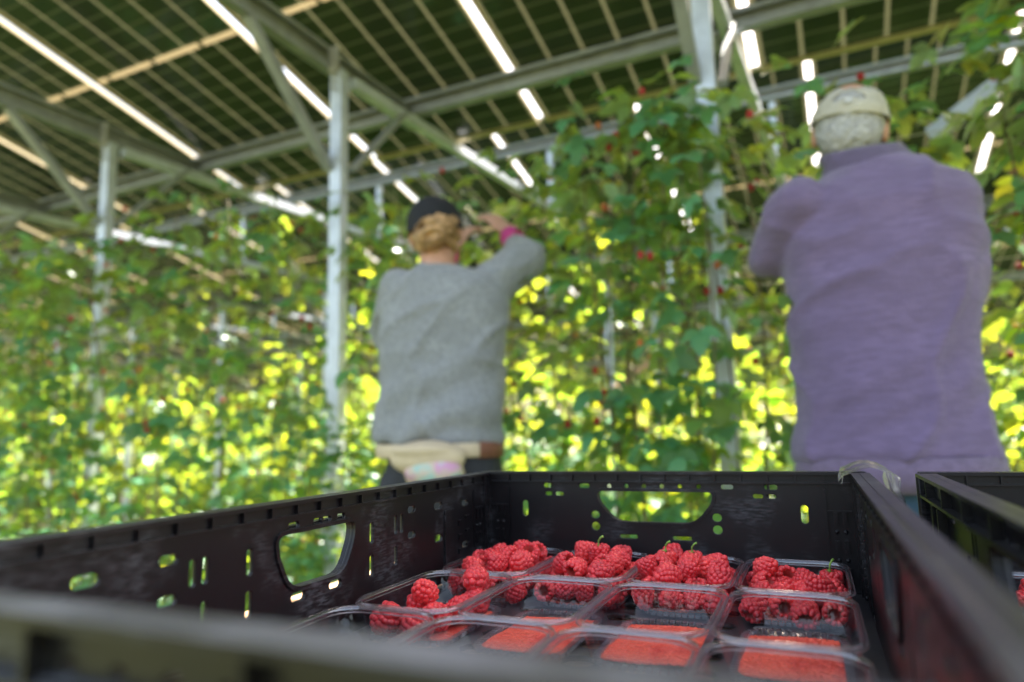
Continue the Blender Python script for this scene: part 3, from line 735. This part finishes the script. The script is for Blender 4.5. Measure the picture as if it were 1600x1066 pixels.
def put_punnet(a, b, label, pad=True, rz=0.0, group='clear punnets in the black crates'):
    global pad_me
    o = pun if first_p[0] else copy_tree(pun); first_p[0] = False
    o.location = CP(a, b, PUNZ); o.rotation_euler = (0, 0, -CY + rz); tag(o, label, 'punnet', group)
    if pad:
        if pad_me is None:
            pd = mobj('absorbent_pad', pv, pf, M['pad'], None, True); sm = pd.modifiers.new('s', 'SOLIDIFY'); sm.thickness = .0012; sm.offset = -1; bake(pd); pad_me = pd
        else: pd = pad_me.copy(); COL.objects.link(pd)
        dx, dy, dr = random.uniform(-.002, .002), random.uniform(-.003, .003), random.uniform(-.03, .03)
        pd.location = CP(a + dx, b + dy, PUNZ); pd.rotation_euler = (0, 0, -CY + dr)
        tag(pd, 'orange red pad in the ' + label.replace('clear ', '').split(' punnet')[0] + ' punnet' + label.split(' punnet')[1].split(' heaped')[0].split(' holding')[0].split(' with only')[0], 'pad', 'red pads lying in the punnets')
    return o
# columns / rows of the near crate, in crate axes
col_a = [-.3085, -.2155, -.1225, -.0295]
col_a = [-.1645 + (i - 1.5) * .0928 for i in range(4)]
row_b = [C1[1] + CL / 2 - .097 - i * .1415 for i in range(4)]
# berries ---------------------------------------------------------------
def berry_proto(seed, n=78, H=.0215, Rm=.0100):
    rg = random.Random(seed); m = MB()
    def prof(t):                    # t 0 = tip, 1 = open end
        return Rm * (math.sin(min(1, t * 1.12 + .08) * math.pi * .5) ** .75) * (1 - .10 * max(0, t - .6) / .4), -H / 2 + H * t
    rows = 9; tot = []
    for j in range(rows):
        t = (j + .3) / (rows - .2); r, z = prof(t)
        if j == 0: cnt = 1; r = 0
        else: cnt = max(4, int(2 * math.pi * r / .0048))
        for k in range(cnt):
            a = 2 * math.pi * (k + .5 * (j % 2) + rg.uniform(-.1, .1)) / cnt
            q = rg.uniform(.85, 1.15); tot.append((Vector((r * math.cos(a), r * math.sin(a), z + rg.uniform(-.0003, .0003))), (.00275 * q)))
    for p, r in tot: m.ball(p * .96, r, nu=9, nv=7)
    # open end: lip drupelets turned inward
    for k in range(10):
        a = 2 * math.pi * k / 10; m.ball(Vector((.0068 * math.cos(a), .0068 * math.sin(a), H / 2 - .0002)), .0022, nu=8, nv=6)
    nb = len(m.f)
    core = []
    for (r, z) in ((.0062, H / 2 + .0004), (.0048, H / 2 - .001), (.0043, H / 2 - .005), (.0036, 0), (.0015, -H / 2 + .005)):
        core.append([Vector((r * math.cos(2 * math.pi * k / 14), r * math.sin(2 * math.pi * k / 14), z)) for k in range(14)])
    m.loft(core, True, False, True)
    inner = []
    for t in (.1, .3, .55, .8, .97):
        r, z = prof(t); inner.append([Vector((r * .9 * math.cos(2 * math.pi * k / 14), r * .9 * math.sin(2 * math.pi * k / 14), z * .92)) for k in range(14)])
    m.loft(inner, True, True, False)
    mi = [0] * nb + [1] * (len(m.f) - nb)
    me = mobj('raspberry', m.v, m.f, [M['berry'], M['berry_core']], None, True, mi); return me
bps = [berry_proto(s, H=h, Rm=r_) for s, h, r_ in ((1, .0200, .0086), (2, .0225, .0088), (3, .0185, .0084), (4, .0215, .0093))]
bused = set()
def put_berry(p, rot, sc, label, group):
    b = random.choice(bps)
    if b.name in bused: o = b.copy(); COL.objects.link(o)
    else: o = b; bused.add(b.name)
    o.location = p; o.rotation_euler = rot; o.scale = (sc, sc, sc); tag(o, label, 'raspberry', group); return o
def heap(n, seed, rad=.0111, top=.0):
    rg = np.random.default_rng(seed)
    p = np.stack([rg.uniform(-.03, .03, n), rg.uniform(-.055, .055, n), .012 + rg.uniform(0, .11, n)], 1)
    for it in range(900):
        p[:, 2] -= .0006
        for s in range(2):
            d = p[:, None] - p[None]; L = np.linalg.norm(d, axis=2) + np.eye(n); ov = np.maximum(0, 2 * rad - L) * (1 - np.eye(n))
            p += (d / L[..., None] * ov[..., None]).sum(1) * .32
            zz = np.clip(p[:, 2], 0, PH); hw = (PW - .016) / 2 + (.004) * zz / PH - rad + .0015; hl = (PLn - .016) / 2 + .004 * zz / PH - rad + .0015
            ins = p[:, 2] < PH + .006
            p[:, 0] = np.where(ins, np.clip(p[:, 0], -hw, hw), p[:, 0] * .995); p[:, 1] = np.where(ins, np.clip(p[:, 1], -hl, hl), p[:, 1] * .995)
            p[:, 2] = np.maximum(p[:, 2], rad + .004)
    return p
def fill(a, b, pts, label, group, seed):
    rg = random.Random(seed); out = []
    for q in pts:
        out.append(put_berry(CP(a + q[0], b + q[1], PUNZ + q[2]), (rg.uniform(0, 6.3), rg.uniform(0, 6.3), rg.uniform(0, 6.3)), rg.uniform(.92, 1.10), label, group))
    return out
def stem(o, dirv):
    """a green stalk left on a berry"""
    # built in world axes relative to the berry, parented with the inverse rotation
    m = MB(); a = Vector((0, 0, .007)); d = Vector(dirv)
    m.tube([a, a + d * .004 + Vector((0, 0, .005)), a + d * .003 + Vector((.0, .0, .009)), a + d * .0 + Vector((.002, 0, .0125)), a + Vector((.0045, 0, .0135))], [.0011, .0010, .0009, .0010, .0012], 7)
    for k in range(5):
        an = k * 1.257; m.add([Vector((.0008 * math.cos(an + 1), .0008 * math.sin(an + 1), .010)), Vector((.006 * math.cos(an), .006 * math.sin(an), .0115)), Vector((.0008 * math.cos(an - 1), .0008 * math.sin(an - 1), .0108))], [(0, 1, 2)])
    s = m.obj('stem', M['stem'], o, True); o.rotation_euler = (math.pi * .0, 0, random.uniform(-.3, .6)); return s
for ci, n in enumerate((34, 32, 33, 25)):
    a, b = col_a[ci], row_b[0]
    put_punnet(a, b, 'clear %s punnet of the back row heaped with ripe raspberries' % colv[ci], True)
    pts = heap(n, 100 + ci)
    obs = fill(a, b, pts, 'ripe red raspberry heaped in the %s punnet of the back row' % colv[ci], 'raspberries in the %s back punnet' % colv[ci], ci)
    hi = sorted(range(n), key=lambda i: -(pts[i][2] + .25 * pts[i][1]))
    for q in ([hi[2]] if ci in (1, 3) else hi[1:4:2] if ci == 2 else []):
        stem(obs[q], (-.2, .2, 0))
# second row: a few berries in the left one, the rest empty but for their pads
put_punnet(col_a[0], row_b[1], 'clear far left punnet of the second row holding only a few raspberries')
few = np.array([(-.018, -.048, .016), (-.004, -.042, .016), (.012, -.030, .017), (-.012, -.012, .015), (-.004, -.020, .033), (.024, .018, .018), (.029, .002, .020), (.020, -.006, .016), (.029, .010, .038), (-.026, -.036, .016), (.008, -.052, .016)])
fill(col_a[0], row_b[1], few, 'raspberry among the few in the far left punnet of the second row', 'raspberries in the nearly empty punnet', 77)
for ri in (1, 2, 3):
    for ci in range(4):
        if ri == 1 and ci == 0: continue
        put_punnet(col_a[ci], row_b[ri], 'clear %s punnet of the %s row with only its red pad' % (colv[ci], rowv[ri]))
# a few in the neighbour crate
for ri in range(4):
    for ci in range(2):
        put_punnet(C2[0] + (ci - 1.5) * .0925, row_b[ri] - .008, 'clear %s punnet of the %s row in the right hand crate' % (colv[ci], rowv[ri]), False)
        g = random.Random(ri * 7 + ci)
        pts = [(g.uniform(-.02, .02), -.045 + .0225 * i, .016) for i in range(5)]
        fill(C2[0] + (ci - 1.5) * .0925, row_b[ri] - .008, pts, 'raspberry in the %s punnet, %s row, right hand crate' % (colv[ci], rowv[ri]), 'raspberries in the right hand crate', ri * 9 + ci)

# crumpled clear bag hung over the far right corner of the near crate
def film():
    nu_, nv_ = 60, 34; vs = []
    A = C1[0] + CW / 2; B = C1[1] + CL / 2
    for j in range(nv_ + 1):
        t = .50 + .5 * j / nv_
        for i in range(nu_ + 1):
            s = i / nu_; b = B + .004 - s * .13
            # profile over the rim: inside hang -> over -> outside hang
            if t < .55: x = A - .022 - .008 * math.sin(t * 5); z = RIM - .088 + t / .55 * .092
            elif t < .72: q = (t - .55) / .17; x = A - .022 + q * .036; z = RIM + .004 + .006 * math.sin(q * math.pi)
            else: q = (t - .72) / .28; x = A + .014 + .006 * q; z = RIM + .003 - q * .05 * (1 - .3 * s)
            nz = noise.noise(Vector((s * 9, t * 7, 3))) + .35 * noise.noise(Vector((s * 15, t * 12, 9)))
            x += .005 * nz * (1 if t > .7 else -.6); z += .003 * noise.noise(Vector((s * 13, t * 3, 5))) if t > .5 else .006 * noise.noise(Vector((s * 8, 1, 5)))
            vs.append(CP(x, b + .006 * noise.noise(Vector((s * 5, t * 5, 8))), z))
    fs = [(j * (nu_ + 1) + i, j * (nu_ + 1) + i + 1, (j + 1) * (nu_ + 1) + i + 1, (j + 1) * (nu_ + 1) + i) for j in range(nv_) for i in range(nu_)]
    L = CP(A, B, RIM)
    o = mobj('plastic_bag', [v - L for v in vs], fs, M['film'], None, True, loc=L); tag(o, 'crumpled clear plastic film over the far right corner of the near crate', 'plastic bag')
film()

# ------------------------------------------------------------------ people
def ring(c, rx, ry, fx, fy, n=28, e=2.3):
    out = []
    for k in range(n):
        a = 2 * math.pi * k / n; ca, sa = math.cos(a), math.sin(a)
        out.append(c + fx * rx * math.copysign(abs(ca) ** (2 / e), ca) + fy * ry * math.copysign(abs(sa) ** (2 / e), sa))
    return out
def hand(m, w, d, palm_n, side, s=1.0, curl=.5):
    """palm from wrist w along d; fingers root at the far edge, thumb from the side"""
    d = Vector(d).normalized(); n = Vector(palm_n); n = (n - d * n.dot(d)).normalized(); x = d.cross(n).normalized() * side
    pc = w + d * .045 * s
    m.ball(pc, (.040 * s, .050 * s, .016 * s), Matrix((x, d, n)).transposed(), 16, 10); m.caps(w - d * .02, .024 * s, w + d * .02, .024 * s)
    for i, (off, L) in enumerate(((-.030, .066), (-.010, .074), (.010, .070), (.029, .055))):
        p = w + d * (.082 - .004 * abs(i - 1.5)) * s + x * off * s; dd = d + x * off * 3; r = .0088 * s
        for seg in range(3):
            ang = curl * (.6 + .4 * seg); dd = (dd.normalized() * math.cos(ang) + n * math.sin(ang)); q = p + dd.normalized() * L * s * (.45, .32, .23)[seg]; m.caps(p, r, q, r * .9, 10); p = q; r *= .9
    p = w + d * .03 * s - x * .030 * s; q = p + (d * .6 - x * .7 + n * .4).normalized() * .036 * s; m.caps(p, .012 * s, q, .0105 * s, 10)
    m.caps(q, .0105 * s, q + (d * .9 - x * .1 + n * .6).normalized() * .03 * s, .0085 * s, 10)
def person(name, label, hgt, Y, face, head_c, head_tilt, neck, shoulders, elbows, wrists, hips, torso, mats, hand_dir):
    """pixels give where each joint is seen, Y its depth; returns root and helpers"""
    fy = Vector((math.sin(face), math.cos(face), 0)); fx = Vector((math.cos(face), -math.sin(face), 0))
    hipc = at(*hips[0], Y).lerp(at(*hips[1], Y), .5)
    base = Vector((hipc.x, hipc.y, 0)) + fy * -.02
    m = MB()
    hc = Vector(head_c); Rm = (Matrix.Rotation(head_tilt, 3, fy) @ Matrix((fx, fy, Z)).transposed())
    h = lambda x, y, z: hc + Rm @ Vector((x, y, z))
    # head: skull, face, jaw, nose, ears, brow, lips
    m.ball(h(0, -.012, .018), (.074, .092, .092), Rm, 22, 16); m.ball(h(0, .028, -.03), (.058, .062, .085), Rm, 20, 14); m.ball(h(0, .055, -.088), (.026, .024, .018), Rm)
    m.caps(h(0, .084, .012), .008, h(0, .102, -.022), .0125); m.ball(h(0, .092, -.026), (.017, .011, .009), Rm)
    m.ball(h(0, .083, -.052), (.023, .010, .006), Rm); m.ball(h(0, .081, -.062), (.019, .010, .006), Rm); m.ball(h(0, .075, .020), (.05, .014, .01), Rm)
    for s in (-1, 1): m.ball(h(s * .079, -.005, -.008), (.010, .020, .033), Rm); m.ball(h(s * .035, .055, -.02), (.022, .022, .02), Rm)
    nk = at(*neck, Y); m.caps(nk - Z * .05, .062, h(0, -.01, -.05), .052)
    sh = [at(*p, Y) for p in shoulders]; el = [Vector(e) for e in elbows]; wr = [Vector(q) for q in wrists]
    hp = [at(*p, Y) for p in hips]
    top = nk - Z * .02
    m.loft([ring(top, .06, .055, fx, fy), ring((sh[0] + sh[1]) / 2 + Z * .01, (sh[1] - sh[0]).length / 2 * .95, .085, fx, fy), ring((sh[0] + sh[1]) / 2 - Z * .16, .155, .105, fx, fy), ring(hipc + Z * .14, .125, .095, fx, fy), ring(hipc - Z * .02, .155, .11, fx, fy), ring(hipc - Z * .1, .12, .09, fx, fy)])
    for i, s in ((0, -1), (1, 1)):
        m.caps(sh[i], .048, el[i], .038); m.caps(el[i], .038, wr[i], .026); hand(m, wr[i], hand_dir[i], fy * .3 - Z * .8, s)
        k = hp[i] + (base - Vector((hipc.x, hipc.y, 0))) * .5; k = Vector((k.x, k.y, .47)); an = Vector((k.x + fx.x * s * .02, k.y + fx.y * s * .02, .09)) - fy * .02
        m.caps(hp[i] - Z * .03, .080, k, .052); m.caps(k, .052, an, .036); m.caps(an, .034, an + fy * .14 - Z * .055, .03)
        hp[i] = (hp[i], k, an)
    root = m.obj(name, mats['skin'], loc=base); fuse(root, .006, 3); tag(root, label, 'person')
    for s in (-1, 1):
        MB().ball(h(s * .031, .0765, .004), (.013, .008, .007), Rm, 12, 8).obj('eye', M['eye'], root, True, loc=base)
    # trousers and shoes
    t = MB()
    t.loft([ring(hipc + Z * .10, .168, .122, fx, fy), ring(hipc + Z * .02, .172, .125, fx, fy), ring(hipc - Z * .08, .18, .13, fx, fy), ring(hipc - Z * .16, .15, .12, fx, fy)])
    for i, s in ((0, -1), (1, 1)):
        a, k, an = hp[i]; t.caps(a - Z * .06, .098, k, .068); t.caps(k, .068, an + Z * .02, .056)
        sm = MB(); sm.caps(an - Z * .01, .045, an + Z * .05, .045); sm.caps(an - Z * .045, .043, an + fy * .15 - Z * .05, .038); so_ = sm.obj('shoe', M['shoe'], root, loc=base); fuse(so_, .008, 4)
    tr_ = t.obj('trousers', mats['trousers'], root, loc=base); fuse(tr_, .01, 6)
    return root, base, fx, fy, sh, el, wr, hipc, nk, Rm, h
def sweater(root, base, fx, fy, rows, Y, depth_r, sh, el, wr, rarm, mat, folds, extra=None, vox=.009, cuff=0.0):
    m = MB(); rings = []
    for (xl, xr, y, rd) in rows:
        a = at(xl, y, Y); b = at(xr, y, Y); rings.append(ring((a + b) / 2 + fy * depth_r.get(y, 0), (b - a).length / 2, rd, fx, fy))
    m.loft(rings)
    for i in (0, 1):
        m.caps(sh[i], rarm[0], el[i], rarm[1]); e = wr[i] + (el[i] - wr[i]).normalized() * (.05 + cuff); m.caps(el[i], rarm[1], e, rarm[2])
    if extra: extra(m)
    o = m.obj('sweater', mat, root, loc=base); fuse(o, vox, 7, .5); displace(o, folds); return o

# --- the woman in grey
wf = R(8); WY = 2.06
W_hc = at(681, 363, WY + .05)
W = person('person', 'person in grey sweater, black cap and waist pouch reaching up to pick berries', 1.65, WY, wf, W_hc, R(-4), (684, 432), [(622, 452), (768, 446)],
           [at(606, 520, 2.22), at(824, 408, 2.12)], [at(706, 392, 2.36), at(794, 364, 2.24)], [(640, 735), (748, 735)], None, {'skin': M['skin'], 'trousers': M['dark_trousers']},
           [at(738, 346, 2.38) - at(706, 392, 2.36), at(760, 330, 2.28) - at(794, 364, 2.24)])
root, base, fx, fy, sh, el, wr, hipc, nk, Rm, h = W
def folds_w(c):
    q = c + base; a = noise.noise(Vector((q.x * 5, q.z * 4, q.y * 5))) * .016
    b = math.sin((q.z * 1.0 - (q.x) * .55) * 42 + 4 * noise.noise(q * 5)) * .0090 * max(0, min(1, (1.22 - q.z) * 4))
    rd = (1 - abs(2 * noise.noise(Vector((q.x * 3.5, q.y * 3, (q.z - q.x * .5) * 7 + 3))))) ** 4
    return a + b + .011 * rd + .002 * noise.noise(q * 30)
swW = sweater(root, base, fx, fy, [(655, 712, 417, .06), (638, 738, 427, .075), (611, 772, 439, .095), (597, 790, 457, .11), (591, 797, 482, .12), (590, 793, 520, .125), (597, 788, 580, .13), (592, 787, 640, .135), (588, 785, 680, .14), (592, 781, 694, .13)], WY, {}, sh, [el[0], el[1]], wr, (.066, .062, .045), M['grey_knit'], folds_w, cuff=.06)
# pink cuff
MB().tube([wr[1] + (el[1] - wr[1]).normalized() * .10, wr[1] + (el[1] - wr[1]).normalized() * .02], [.043, .038], 18).obj('cuff', M['pink'], root, True, loc=base)
MB().tube([wr[0] + (el[0] - wr[0]).normalized() * .10, wr[0] + (el[0] - wr[0]).normalized() * .01], [.043, .038], 18).obj('cuff', M['pink'], root, True, loc=base)
# black cap, worn forward
cp = MB(); cr = []
for t in np.linspace(0, 1, 8):
    a = t * math.pi / 2; cr.append([h(.089 * math.cos(a) * math.cos(p), -.008 + .108 * math.cos(a) * math.sin(p), .022 + .040 * math.cos(a) * math.sin(p) * .25 + .093 * math.sin(a)) for p in np.linspace(0, 2 * math.pi, 29)[:-1]])
cr.insert(0, [p - (Rm @ Vector((0, 0, .028))) for p in cr[0]])
cp.loft(cr[:-1], True, False, True); co_ = cp.obj('cap', M['black_cap'], root, True, loc=base)
bm_ = []
for t in (0, .33, .66, 1): bm_.append([h(.07 * math.cos(p) * (1 - .1 * t), .09 + .075 * t * math.sin(p), .022 - .02 * t) for p in np.linspace(.0, math.pi, 13)])
MB().loft(bm_, False, False, False).obj('brim', M['black_cap'], co_, True, loc=base)
# blond hair pulled into a loose bun under the cap
hr = MB(); hr.ball(h(.004, -.030, -.028), (.074, .072, .062), Rm)
hr.ball(h(.022, -.082, -.020), (.056, .048, .050), Rm); hr.ball(h(-.012, -.088, -.046), (.042, .036, .034), Rm); hr.ball(h(.05, -.05, -.0), (.035, .035, .036), Rm)
ho = hr.obj('hair', M['blond'], root, loc=base); fuse(ho, .006, 3)
displace(ho, lambda c: .009 * noise.noise(Vector((c.x * 28, c.y * 28, c.z * 70))) + .006 * math.sin(c.z * 180 + 9 * noise.noise(c * 14)))
st = MB(); rg = random.Random(5)
for i in range(90):
    a = rg.uniform(0, 2 * math.pi); c = h(.012 + .055 * math.cos(a), -.085, -.028 + .045 * math.sin(a)); p = []
    for k in range(6): t = k / 5; p.append(h(.012 + (.060 - .03 * t) * math.cos(a + 1.9 * t), -.075 - .045 * math.sin(t * 2.6) - rg.uniform(0, .006), -.028 + (.052 - .025 * t) * math.sin(a + 1.9 * t)))
    st.tube(p, .0016, 4)
st.obj('hair_strands', M['blond'], ho, True, loc=base)
# belt, pouch
wc = at(686, 702, WY)
bl = MB(); bl.loft([ring(wc + Z * z_, .183 + e_, .140 + e_, fx, fy, 36) for z_, e_ in ((-.022, .0), (-.018, .004), (.014, .004), (.018, 0))], True, False, False).obj('belt', M['pouch'], root, True, loc=base)
lb = []
for a in np.linspace(-.75, .18, 9): lb.append(wc + fx * .191 * math.cos(a) + fy * .148 * math.sin(a) - Z * 0)
m_ = MB(); m_.loft([[p + Z * z_ + (p - wc).normalized() * e_ for p in lb] for z_, e_ in ((-.026, 0), (-.02, .006), (.018, .006), (.022, 0))], False, False, False).obj('leather_strap', M['leather'], root, True, loc=base)
pc = at(668, 716, WY - .155)
pm = MB(); pm.ball(pc, (.108, .045, .050), Matrix((fx, fy, Z)).transposed(), 24, 16); pm.ball(pc + Z * .022 - fy * .018 - fx * .01, (.088, .034, .022), Matrix((fx, fy, Z)).transposed(), 20, 12); pm.ball(pc - Z * .045 + fx * .02, (.085, .040, .05), Matrix((fx, fy, Z)).transposed(), 20, 12)
def pastel():
    m = NM('pastel_patch'); f = m.noise(11, 3, m.coord()); return m.done(m.bsdf(Base_Color=m.ramp(f, [(.35, (.55, .48, .38)), (.45, (.35, .55, .52)), (.52, (.6, .5, .4)), (.6, (.62, .3, .5)), (.7, (.5, .6, .6))]), Roughness=.6))
M['pastel'] = pastel()
po = pm.obj('waist_pouch', M['pouch'], root, loc=base); fuse(po, .006, 3)
MB().ball(pc - Z * .036 - fy * .018 + fx * .02, (.080, .032, .040), Matrix((fx, fy, Z)).transposed(), 24, 14).obj('printed_panel', M['pastel'], po, True, loc=base)

# --- the man in purple
mf = R(27); MY = 1.58
M_hc = at(1327, 206, MY + .05)
Q = person('person', 'grey haired person in purple sweatshirt and beige cap, seen from behind', 1.75, MY, mf, M_hc, R(7), (1350, 262), [(1248, 318), (1492, 306)],
           [at(1210, 405, 1.70), at(1490, 408, 1.66)], [at(1262, 345, 1.92), at(1452, 335, 1.92)], [(1345, 800), (1455, 800)], None, {'skin': M['skin'], 'trousers': M['jeans']},
           [at(1275, 330, 2.0) - at(1262, 345, 1.92), at(1440, 320, 2.0) - at(1452, 335, 1.92)])
root, base, fx, fy, sh, el, wr, hipc, nk, Rm, h = Q
def folds_m(c):
    q = c + base; a = noise.noise(Vector((q.x * 5, q.z * 5, q.y * 5))) * .017
    b = noise.noise(Vector(((q.x + q.z) * 4, q.y * 4, (q.z - q.x * .6) * 16))) * .016 * max(0, min(1, (1.2 - q.z) * 3)) * max(0, min(1, (q.z - .86) * 8))
    d = math.sin(q.z * 70 + 3 * noise.noise(q * 6)) * .0015 * max(0, min(1, (q.z - 1.0) * 4))
    rd = (1 - abs(2 * noise.noise(Vector((q.x * 3.2 + q.z * 2.6, q.y * 3, (q.z - q.x * .8) * 5 + 7))))) ** 4
    return a + b + d + .012 * rd + .0015 * noise.noise(q * 30)
swM = sweater(root, base, fx, fy, [(1300, 1415, 262, .07), (1270, 1450, 278, .09), (1234, 1500, 298, .115), (1230, 1512, 330, .135), (1232, 1514, 400, .14), (1238, 1510, 480, .14), (1246, 1506, 560, .14), (1252, 1516, 640, .145), (1253, 1534, 700, .15), (1254, 1540, 716, .15)], MY, {}, sh, el, wr, (.060, .058, .046), M['purple'], folds_m)
hb = MB(); a0, b0 = at(1253, 712, MY), at(1541, 712, MY); a1, b1 = at(1262, 764, MY), at(1536, 764, MY); a2, b2 = at(1252, 744, MY), at(1547, 744, MY)
hb.loft([ring((a + b) / 2, (b - a).length / 2, rd, fx, fy, 40) for a, b, rd in ((a0, b0, .152), (a2, b2, .156), (a1, b1, .148))]).obj('waistband', M['purple_rib'], swM, True, loc=base)
# high collar
cl = MB(); cc = at(1354, 250, MY)
rings = []
for z_, r_, rd, t in ((-.050, .108, .090, 0), (-.03, .102, .090, 0), (0, .096, .084, .005), (.026, .094, .080, .010), (.032, .088, .074, .010), (.02, .080, .066, .008)):
    rings.append(ring(cc + Z * z_ + fy * t + fx * (-.012 * (z_ > 0)), r_, rd, fx, (fy + Z * .25).normalized(), 32, 2.1))
cl.loft(rings, True, False, False); c_ = cl.obj('collar', M['purple_collar'], swM, True, loc=base)
displace(c_, lambda c: .005 * noise.noise((c + base) * 14))
# grey hair, short
hr = MB(); hr.ball(h(0, -.016, .010), (.080, .098, .090), Rm, 24, 16); hr.ball(h(0, -.055, -.030), (.070, .055, .058), Rm)
ho = hr.obj('hair', M['grey_hair'], root, loc=base)
fuse(ho, .005, 2)
# keep hair off the face
import bmesh
def trim(o, keep):
    b = bmesh.new(); b.from_mesh(o.data); kill = [f for f in b.faces if not keep(f.calc_center_median())]
    bmesh.ops.delete(b, geom=kill, context='FACES'); b.to_mesh(o.data); b.free()
inv = Rm.transposed()
def loc_of(c): return inv @ (c + base - M_hc)
trim(ho, lambda c: loc_of(c).y < .035 or loc_of(c).z > .045)
displace(ho, lambda c: .004 * noise.noise(Vector((c.x * 60, c.y * 60, c.z * 110))) + .003 * noise.noise(c * 200))
# beige cap: crown with the arched gap at the back, strap and bill
cr = []; NP = 48
for t in np.linspace(0, 1, 12):
    a = t * math.pi / 2
    cr.append([h(.089 * math.cos(a) ** .7 * math.cos(p), -.014 + .106 * math.cos(a) ** .7 * math.sin(p), .022 + .010 * math.sin(p) + .080 * math.sin(a) ** 1.1) for p in np.linspace(0, 2 * math.pi, NP + 1)[:-1]])
cr.insert(0, [p - (Rm @ Vector((0, 0, .010))) for p in cr[0]])
cp = MB().loft(cr[:-1], True, False, True); co_ = cp.obj('cap', M['beige_cap'], root, True, loc=base)
def gap(c):
    q = loc_of(c); return not (q.y < -.05 and (q.x / .036) ** 2 + ((q.z - .040) / .026) ** 2 < 1 and q.z > .040)
sb = co_.modifiers.new('s', 'SUBSURF'); sb.levels = 1; bake(co_); trim(co_, gap)
displace(co_, lambda c: .007 * noise.noise((c + base) * 16) + .003 * noise.noise((c + base) * 50)); so_ = co_.modifiers.new('t', 'SOLIDIFY'); so_.thickness = .002; bake(co_)
bm_ = []
for t in (0, .33, .66, 1): bm_.append([h(.075 * math.cos(p) * (1 - .1 * t), .080 + .075 * t * math.sin(p), .022 - .022 * t) for p in np.linspace(.0, math.pi, 13)])
MB().loft(bm_, False, False, False).obj('brim', M['beige_cap'], co_, True, loc=base)
bt = MB()
for z_ in (.012,):
    bt.box(h(0, -.118, .031), (.016, .006, .012), Rm)
bt.obj('buckle', M['alu'], co_, False, loc=base)
